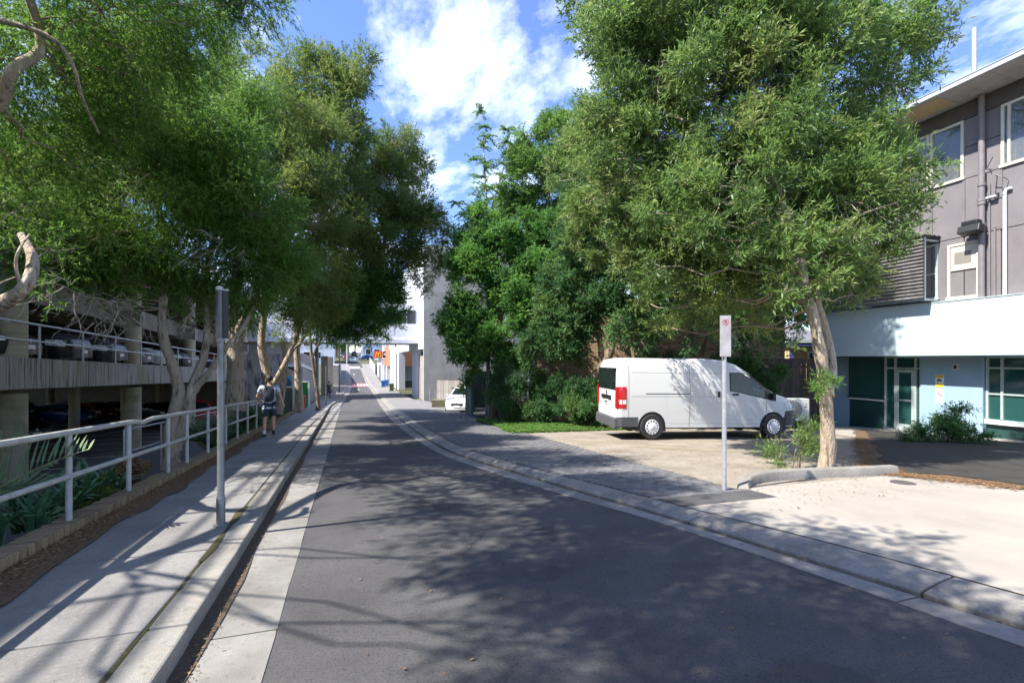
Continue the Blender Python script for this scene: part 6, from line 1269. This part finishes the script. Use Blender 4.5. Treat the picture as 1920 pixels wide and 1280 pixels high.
def person(loc, rz, label, sc=1.0, tee=teem, short=shortm, pack=True, longlegs=False, flip=1, group=None):
    o = empty('person', loc, label, 'person', rz, group); o.scale = (sc,)*3; f = flip
    # y forward; left leg pushes off behind, right leg forward
    hipL, hipR = (-.09, 0, .90), (.09, .0, .90); kL, kR = (-.105, .05, .49), (.10, .12, .50); aL_, aR_ = (-.115, -.14, .115), (.105, .16, .10)
    shL, shR = (-.19, .03, 1.385), (.19, .03, 1.385); eL, eR = (-.30, .06, 1.12), (.285, -.04, 1.13); wL, wR = (-.235, .24, .99), (.355, -.02, .90)
    V_ = [(0, 0, .93, (.125, .09)), (0, .0, 1.06, (.115, .085)), (0, .01, 1.24, (.14, .095)), (0, .02, 1.38, (.11, .075)), (0, .03, 1.45, (.052, .052)), (0, .045, 1.51, (.05, .052)), (0, .06, 1.58, (.068, .085)), (0, .06, 1.655, (.07, .086)), (0, .055, 1.705, (.045, .055)),
          (*hipL, .085), (*kL, .054), (-.115, -.07, .33, .052), (*aL_, .034), (*hipR, .085), (*kR, .054), (.105, .12, .33, .052), (*aR_, .034),
          (*shL, .058), (*eL, .040), (*wL, .027), (*shR, .058), (*eR, .040), (*wR, .027), (-.115, -.02, .05, .03), (.105, .27, .045, .03), (0, .135, 1.555, .014)]
    E_ = [(0, 1), (1, 2), (2, 3), (3, 4), (4, 5), (5, 6), (6, 7), (7, 8), (0, 9), (9, 10), (10, 11), (11, 12), (0, 13), (13, 14), (14, 15), (15, 16), (3, 17), (17, 18), (18, 19), (3, 20), (20, 21), (21, 22), (12, 23), (16, 24), (6, 25)]
    body = skinmesh('body', V_, E_, skinm, o)
    # hands with five fingers
    for (w_, d, s) in ((wR, Vector((.12, .05, -1)).normalized(), 1), (wL, Vector((.5, .75, -.2)).normalized(), -1)):
        w_ = Vector(w_); side = d.cross(Vector((1, 0, 0))).normalized(); nrm = d.cross(side).normalized(); b = MB()
        b.tube([w_-d*.02, w_+d*.03, w_+d*.075, w_+d*.09], [.024, .034, .036, .028], 10)
        for k, l_ in enumerate((.062, .074, .07, .055)):
            q = w_+d*.08+side*(.027-.018*k); b.tube([q, q+d*l_*.5+nrm*.006, q+d*l_+nrm*.022], [.0095, .009, .007], 7)
        q = w_+d*.03+side*.03; b.tube([q, q+d*.03+side*.022, q+d*.062+side*.026], [.011, .010, .008], 7); b.build('hand', skinm, o, smooth=True)
    # clothing
    TS = [(0, 0, .93, (.166, .13)), (0, .005, 1.05, (.15, .11)), (0, .01, 1.22, (.165, .115)), (0, .02, 1.37, (.15, .095)), (0, .028, 1.435, (.075, .068)), (*shL, .075), (-.262, .048, 1.215, .066), (*shR, .075), (.255, .0, 1.22, .066), (0, -.005, .85, (.172, .138))]
    skinmesh('t_shirt', TS, [(0, 1), (1, 2), (2, 3), (3, 4), (3, 5), (5, 6), (3, 7), (7, 8), (0, 9)], tee, o)
    if longlegs: SH = [(0, 0, .93, (.14, .105)), (*hipL, .1), (*kL, .07), (-.115, -.07, .33, .062), (-.115, -.13, .14, .05), (*hipR, .1), (*kR, .07), (.105, .12, .33, .062), (.105, .15, .14, .05)]; ED = [(0, 1), (1, 2), (2, 3), (3, 4), (0, 5), (5, 6), (6, 7), (7, 8)]
    else: SH = [(0, 0, .93, (.145, .11)), (*hipL, .112), (-.108, .03, .66, .092), (-.11, .045, .55, .09), (*hipR, .112), (.108, .07, .66, .092), (.108, .10, .56, .09)]; ED = [(0, 1), (1, 2), (2, 3), (0, 4), (4, 5), (5, 6)]
    skinmesh('trousers' if longlegs else 'shorts', SH, ED, short, o)
    for (a, toe, nm) in ((aL_, (-.12, .0, .03), 'L'), (aR_, (.11, .30, .05), 'R')):
        a = Vector(a); back = -1 if nm == 'L' else 1; h = Vector((a.x, a.y-.03, .055)); t_ = Vector(toe)
        skinmesh('shoe', [(a.x, a.y, a.z-.03, .045), (h.x, h.y-.02, .045, .042), (h.x, h.y+.10, .042, (.048, .036)), (t_.x, t_.y+.02, .036, (.042, .028))], [(0, 1), (0, 2), (1, 2), (2, 3)], shoem, o)
        b = MB(); b.tube([a+Vector((0, 0, -.02)), a+Vector((0, 0, .075))], [.041, .045], 12); b.build('sock', sockm if nm == 'L' else shoem, o, smooth=True)
    # hair: cap of the skull built as a displaced dome
    b = MB(); n, mlat = 22, 10; c = Vector((0, .045, 1.625))
    for i in range(mlat+1):
        th = math.pi*.5*1.28*i/mlat
        for j in range(n):
            ph = 2*math.pi*j/n; fr_ = math.sin(ph); lim = 1.0 if fr_ < .3 else .72; t_ = th*lim
            rr = 1+.05*math.sin(ph*7+i)+random.uniform(-.03, .03); b.v.append((c.x+math.sin(t_)*math.cos(ph)*.094*rr, c.y+math.sin(t_)*math.sin(ph)*.112*rr, c.z+math.cos(t_)*.118*rr-.002))
    for i in range(mlat):
        for j in range(n): j2 = (j+1) % n; b.f.append((i*n+j, i*n+j2, (i+1)*n+j2, (i+1)*n+j)); b.m.append(0)
    b.build('hair', hairm, o, smooth=True)
    for s in (-1, 1): b = MB(); b.lathe((s*.086, .06, 1.575), (s, 0, 0), [(.012, 0), (.026, .006), (.02, .014)], 10); b.v = [(x, y, 1.575+(z-1.575)*1.3) for x, y, z in b.v]; b.build('ear', skinm, o, smooth=True)
    for s in (-1, 1): b = MB(); b.lathe((s*.032, .142, 1.60), (0, 1, 0), [(.012, 0), (.008, .006)], 8); b.build('eye', blk, o)
    b = MB(); b.box((0, .148, 1.535), (.045, .006, .008)); b.build('mouth', redl, o)
    if pack:
        b = MB(); ring = [(.0, .055), (.04, .12), (.14, .145), (.30, .145), (.40, .125), (.46, .07)]; o_ = 0
        for z, w__ in ring:
            for k in range(14):
                t_ = 2*math.pi*k/14; cx, cy = math.cos(t_), math.sin(t_); b.v.append((abs(cx)**.7*math.copysign(1, cx)*w__, -.185+abs(cy)**.8*math.copysign(1, cy)*(.075+.02*math.sin(z*7)), .985+z))
        for i in range(len(ring)-1):
            for j in range(14): j2 = (j+1) % 14; b.f.append((i*14+j, i*14+j2, (i+1)*14+j2, (i+1)*14+j)); b.m.append(0)
        b.f.append(tuple(range(14))[::-1]); b.f.append(tuple(range(70, 84))); b.m += [0, 0]; bp = b.build('backpack', packm, o, smooth=True); bp.modifiers.new('s', 'SUBSURF').render_levels = 1
        b = MB(); b.box((.0, -.272, 1.27), (.10, .014, .30), tilt=Matrix.Rotation(R(22), 3, 'Y')); b.build('grey_panel', packg, bp, bevel=.006)
        for s in (-1, 1): b = MB(); b.tube([(s*.09, -.12, 1.42), (s*.105, -.06, 1.475), (s*.11, .06, 1.47), (s*.12, .135, 1.35), (s*.14, .10, 1.12), (s*.13, -.10, 1.03)], .016, 8); b.build('shoulder_strap', packm, bp, smooth=True)
    return o
person((-2.02, 14.2, zg(-2.02, 14.2)+.125), R(6), 'man with dark hair, patterned tee, navy shorts and black backpack walking away on the footpath', .985)
person((-1.72, 51.5, zg(-1.72, 51.5)+.125), R(8), 'distant person in dark clothes walking away under the overpass', 1.0, tee=mat('dark_top', (.06, .04, .04), None), short=mat('dark_jeans', (.03, .035, .06), None), pack=False, longlegs=True)
# ================================================================= palm fronds, strap leaved plants, dry shrub by the railing
lfm = bpy.data.meshes.new('leaflet'); lfm.from_pydata([(0, 0, 0), (.016, .25, .004), (0, .27, -.006), (-.016, .25, .004), (.012, .62, -.002), (0, .63, -.012), (-.012, .62, -.002), (0, 1, -.03)], [],
    [(0, 1, 2), (0, 2, 3), (1, 4, 5, 2), (2, 5, 6, 3), (4, 7, 5), (5, 7, 6)])
frm = mat('palm_leaf', (.10, .17, .08), (.17, .25, .12), 5, .5, rnd=.2); frm.node_tree.nodes['Principled BSDF'].inputs['Specular IOR Level'].default_value = .4; lfm.materials.append(frm)
frd = mat('dark_palm_leaf', (.03, .075, .03), (.05, .11, .045), 5, .55); stemm = mat('palm_stem', (.22, .24, .10), None, rough=.5)
def frond(parent, a, b_, c_, n, ll, m=None, up=Vector((0, 0, 1)), joined=False, roll=.3):
    """one pinnate frond: rachis a->b->c, leaflets are separate objects unless joined"""
    base = parent.location; pts = []
    for i in range(n+1): t = i/n; pts.append(a*(1-t)**2+b_*2*t*(1-t)+c_*t*t)
    st = MB(); st.tube([p-base for p in pts], [.012*(1-.75*i/n)+.002 for i in range(n+1)], 6); r_ = st.build('frond_rachis', stemm, parent, smooth=True); jb = MB()
    for i in range(1, n+1):
        d = (pts[i]-pts[i-1]).normalized(); sd = d.cross(up).normalized(); nn = sd.cross(d)
        for s in (-1, 1):
            L_ = ll*(math.sin(math.pi*min(1, .22+.72*i/n))*.9+.12)*random.uniform(.85, 1.1); yv = (sd*s*.8+d*.62+nn*(roll+random.uniform(-.12, .12))).normalized(); xv = yv.cross(nn).normalized(); zv = xv.cross(yv); M = Matrix((xv, yv, zv)).transposed()
            if joined:
                vs = [tuple((pts[i]-base)+M@Vector((v.co.x*1.1, v.co.y*L_, v.co.z*L_))) for v in lfm.vertices]; jb.add(vs, [tuple(p.vertices) for p in lfm.polygons])
            else:
                o = bpy.data.objects.new('leaflet', lfm); COL.objects.link(o); o.parent = r_; o.location = pts[i]-base; o.rotation_euler = M.to_euler(); o.scale = (1.15, L_, L_)
    if joined: tag(jb.build('leaflets', m or frd, parent, recalc=False), kind='stuff')
b0 = Vector((-3.55, 4.3, zg(-3.5, 4.3)-.25))
pm = empty('palm', b0, 'grey green palm with spiky fronds through the handrail at the lower left', 'palm')
frond(pm, at(-70, 960, 4.1), at(40, 880, 4.2), at(165, 842, 4.35), 22, .36, up=Vector((.25, -.5, .8)), roll=.5)
frond(pm, at(-90, 980, 4.4), at(10, 900, 4.6), at(90, 910, 4.8), 16, .40, up=Vector((0, -.2, 1)), roll=.2)
frond(pm, at(-110, 1000, 4.3), at(-40, 860, 4.5), at(45, 830, 4.6), 18, .40, up=Vector((.1, -.4, .9)), roll=.4)
frond(pm, at(-60, 990, 4.5), at(60, 950, 4.7), at(140, 985, 4.8), 14, .34, up=Vector((0, -.3, 1)), roll=.1)
b = MB(); b.tube([(0, 0, -.2), (0, 0, .35)], [.09, .06], 10); b.build('stem_base', bark2, pm)
for (px, py, D_, lab, sz) in ((400, 830, 10.6, 'dark palm behind the handrail beside the forked paperbark', 1.0), (470, 830, 14.2, 'dark palm at the foot of the thick trunk', .9), (575-30, 800, 17.5, 'low dark palm beyond the walking man', .7), (375, 815, 12, 'second dark palm just behind the first, by the forked paperbark', .9)):
    c = at(px, py, D_); c.x = min(c.x, -2.95); c.z = zg(c.x, c.y)-.1; pm = empty('palm', c, lab, 'palm', group='dark palms along the planting bed')
    for k in range(10):
        a = 2*math.pi*k/10+random.uniform(-.2, .2); el = random.uniform(.6, 1.2); R0 = sz*random.uniform(.8, 1.1); e = c+Vector((math.cos(a)*R0*.9, math.sin(a)*R0*.9, R0*el*.75)); m_ = c+Vector((math.cos(a)*R0*.35, math.sin(a)*R0*.35, R0*el*.75)); e.x = min(e.x, -2.62)
        frond(pm, c+Vector((0, 0, .05)), m_, e, 16, .34*sz, joined=True)
strapm = mat('strap_leaf_green', (.05, .13, .06), (.09, .19, .09), 5, .45, rnd=.2)
sm = bpy.data.meshes.new('strap_leaf'); sm.from_pydata([(-.014, 0, 0), (.014, 0, 0), (-.018, .10, .34), (.018, .10, .34), (-.014, .30, .55), (.014, .30, .55), (0, .52, .58)], [], [(0, 1, 3, 2), (2, 3, 5, 4), (4, 5, 6)]); sm.materials.append(strapm)
for i in range(16):
    y = 4.55+i*.24+random.uniform(-.08, .08); x = -2.86-random.uniform(0, .5)-(.12 if i % 2 else 0); z = zg(x, y)+.0
    near = ['nearest', 'second nearest', 'third nearest'][i] if i < 3 else None
    o = empty('strap_leaf_plant', (x, y, z), 'strappy green clump in the row between the brick edging and the lower parking level', 'plant', group='strappy clumps behind the brick edging')
    for k in range(17 if i < 15 else 10):
        c = bpy.data.objects.new('strap_leaf', sm); COL.objects.link(c); c.parent = o; c.location = (random.uniform(-.06, .06), random.uniform(-.06, .06), 0); c.rotation_euler = (random.uniform(-.35, .3), random.uniform(-.2, .2), random.uniform(0, 6.28)); s_ = random.uniform(.5, .85); c.scale = (1.2, s_, s_)
dryl = leafmat('dry_leaf', [(.10, .05, .025), (.19, .10, .05), (.28, .17, .09), (.12, .11, .04)], .15, .9)
for i, (x, y, z, r_, lab, mm) in enumerate(((-2.95, 8.1, .2, .24, 'brown dry shrub behind the brick edging before the forked paperbark', dryl), (-2.98, 7.5, .14, .20, 'low half dry shrub left of the brown one, behind the edging', gB), (-2.95, 7.05, .10, .16, 'small spiky tuft at the edge of the lower parking level', gB))):
    zz_ = zg(x, y); bush('dry_shrub', lab, [(x, y, zz_+z, r_), (x-.1, y+.2, zz_+z*.8, r_*.8), (x-.15, y-.15, zz_+z*.7, r_*.7)], mm, 700, .05, .014, seed=70+i, tri=False, slen=.08)
bush('ground_plants', 'tangle of low plants behind the walking man along the edging', [(-2.9, 16.6, zg(-2.9, 16.6)+.25, .35), (-3.0, 18.2, zg(-3, 18.2)+.25, .4), (-3.1, 20, zg(-3, 20)+.25, .4), (-3.1, 22, zg(-3, 22)+.2, .4), (-3.4, 25, zg(-3, 25)+.2, .4), (-3.2, 15, zg(-3, 15)+.2, .35)], gE, 2600, .10, .03, seed=75)
p0 = Vector((-2.5, 17, 0)); b = MB(); b.tube([(-2.55, y, zg(-2.55, y)+.17) for y in (16.9, 19, 22, 25, 28)], .035, 6); struct(b.build('bed_edge', conc, recalc=True))
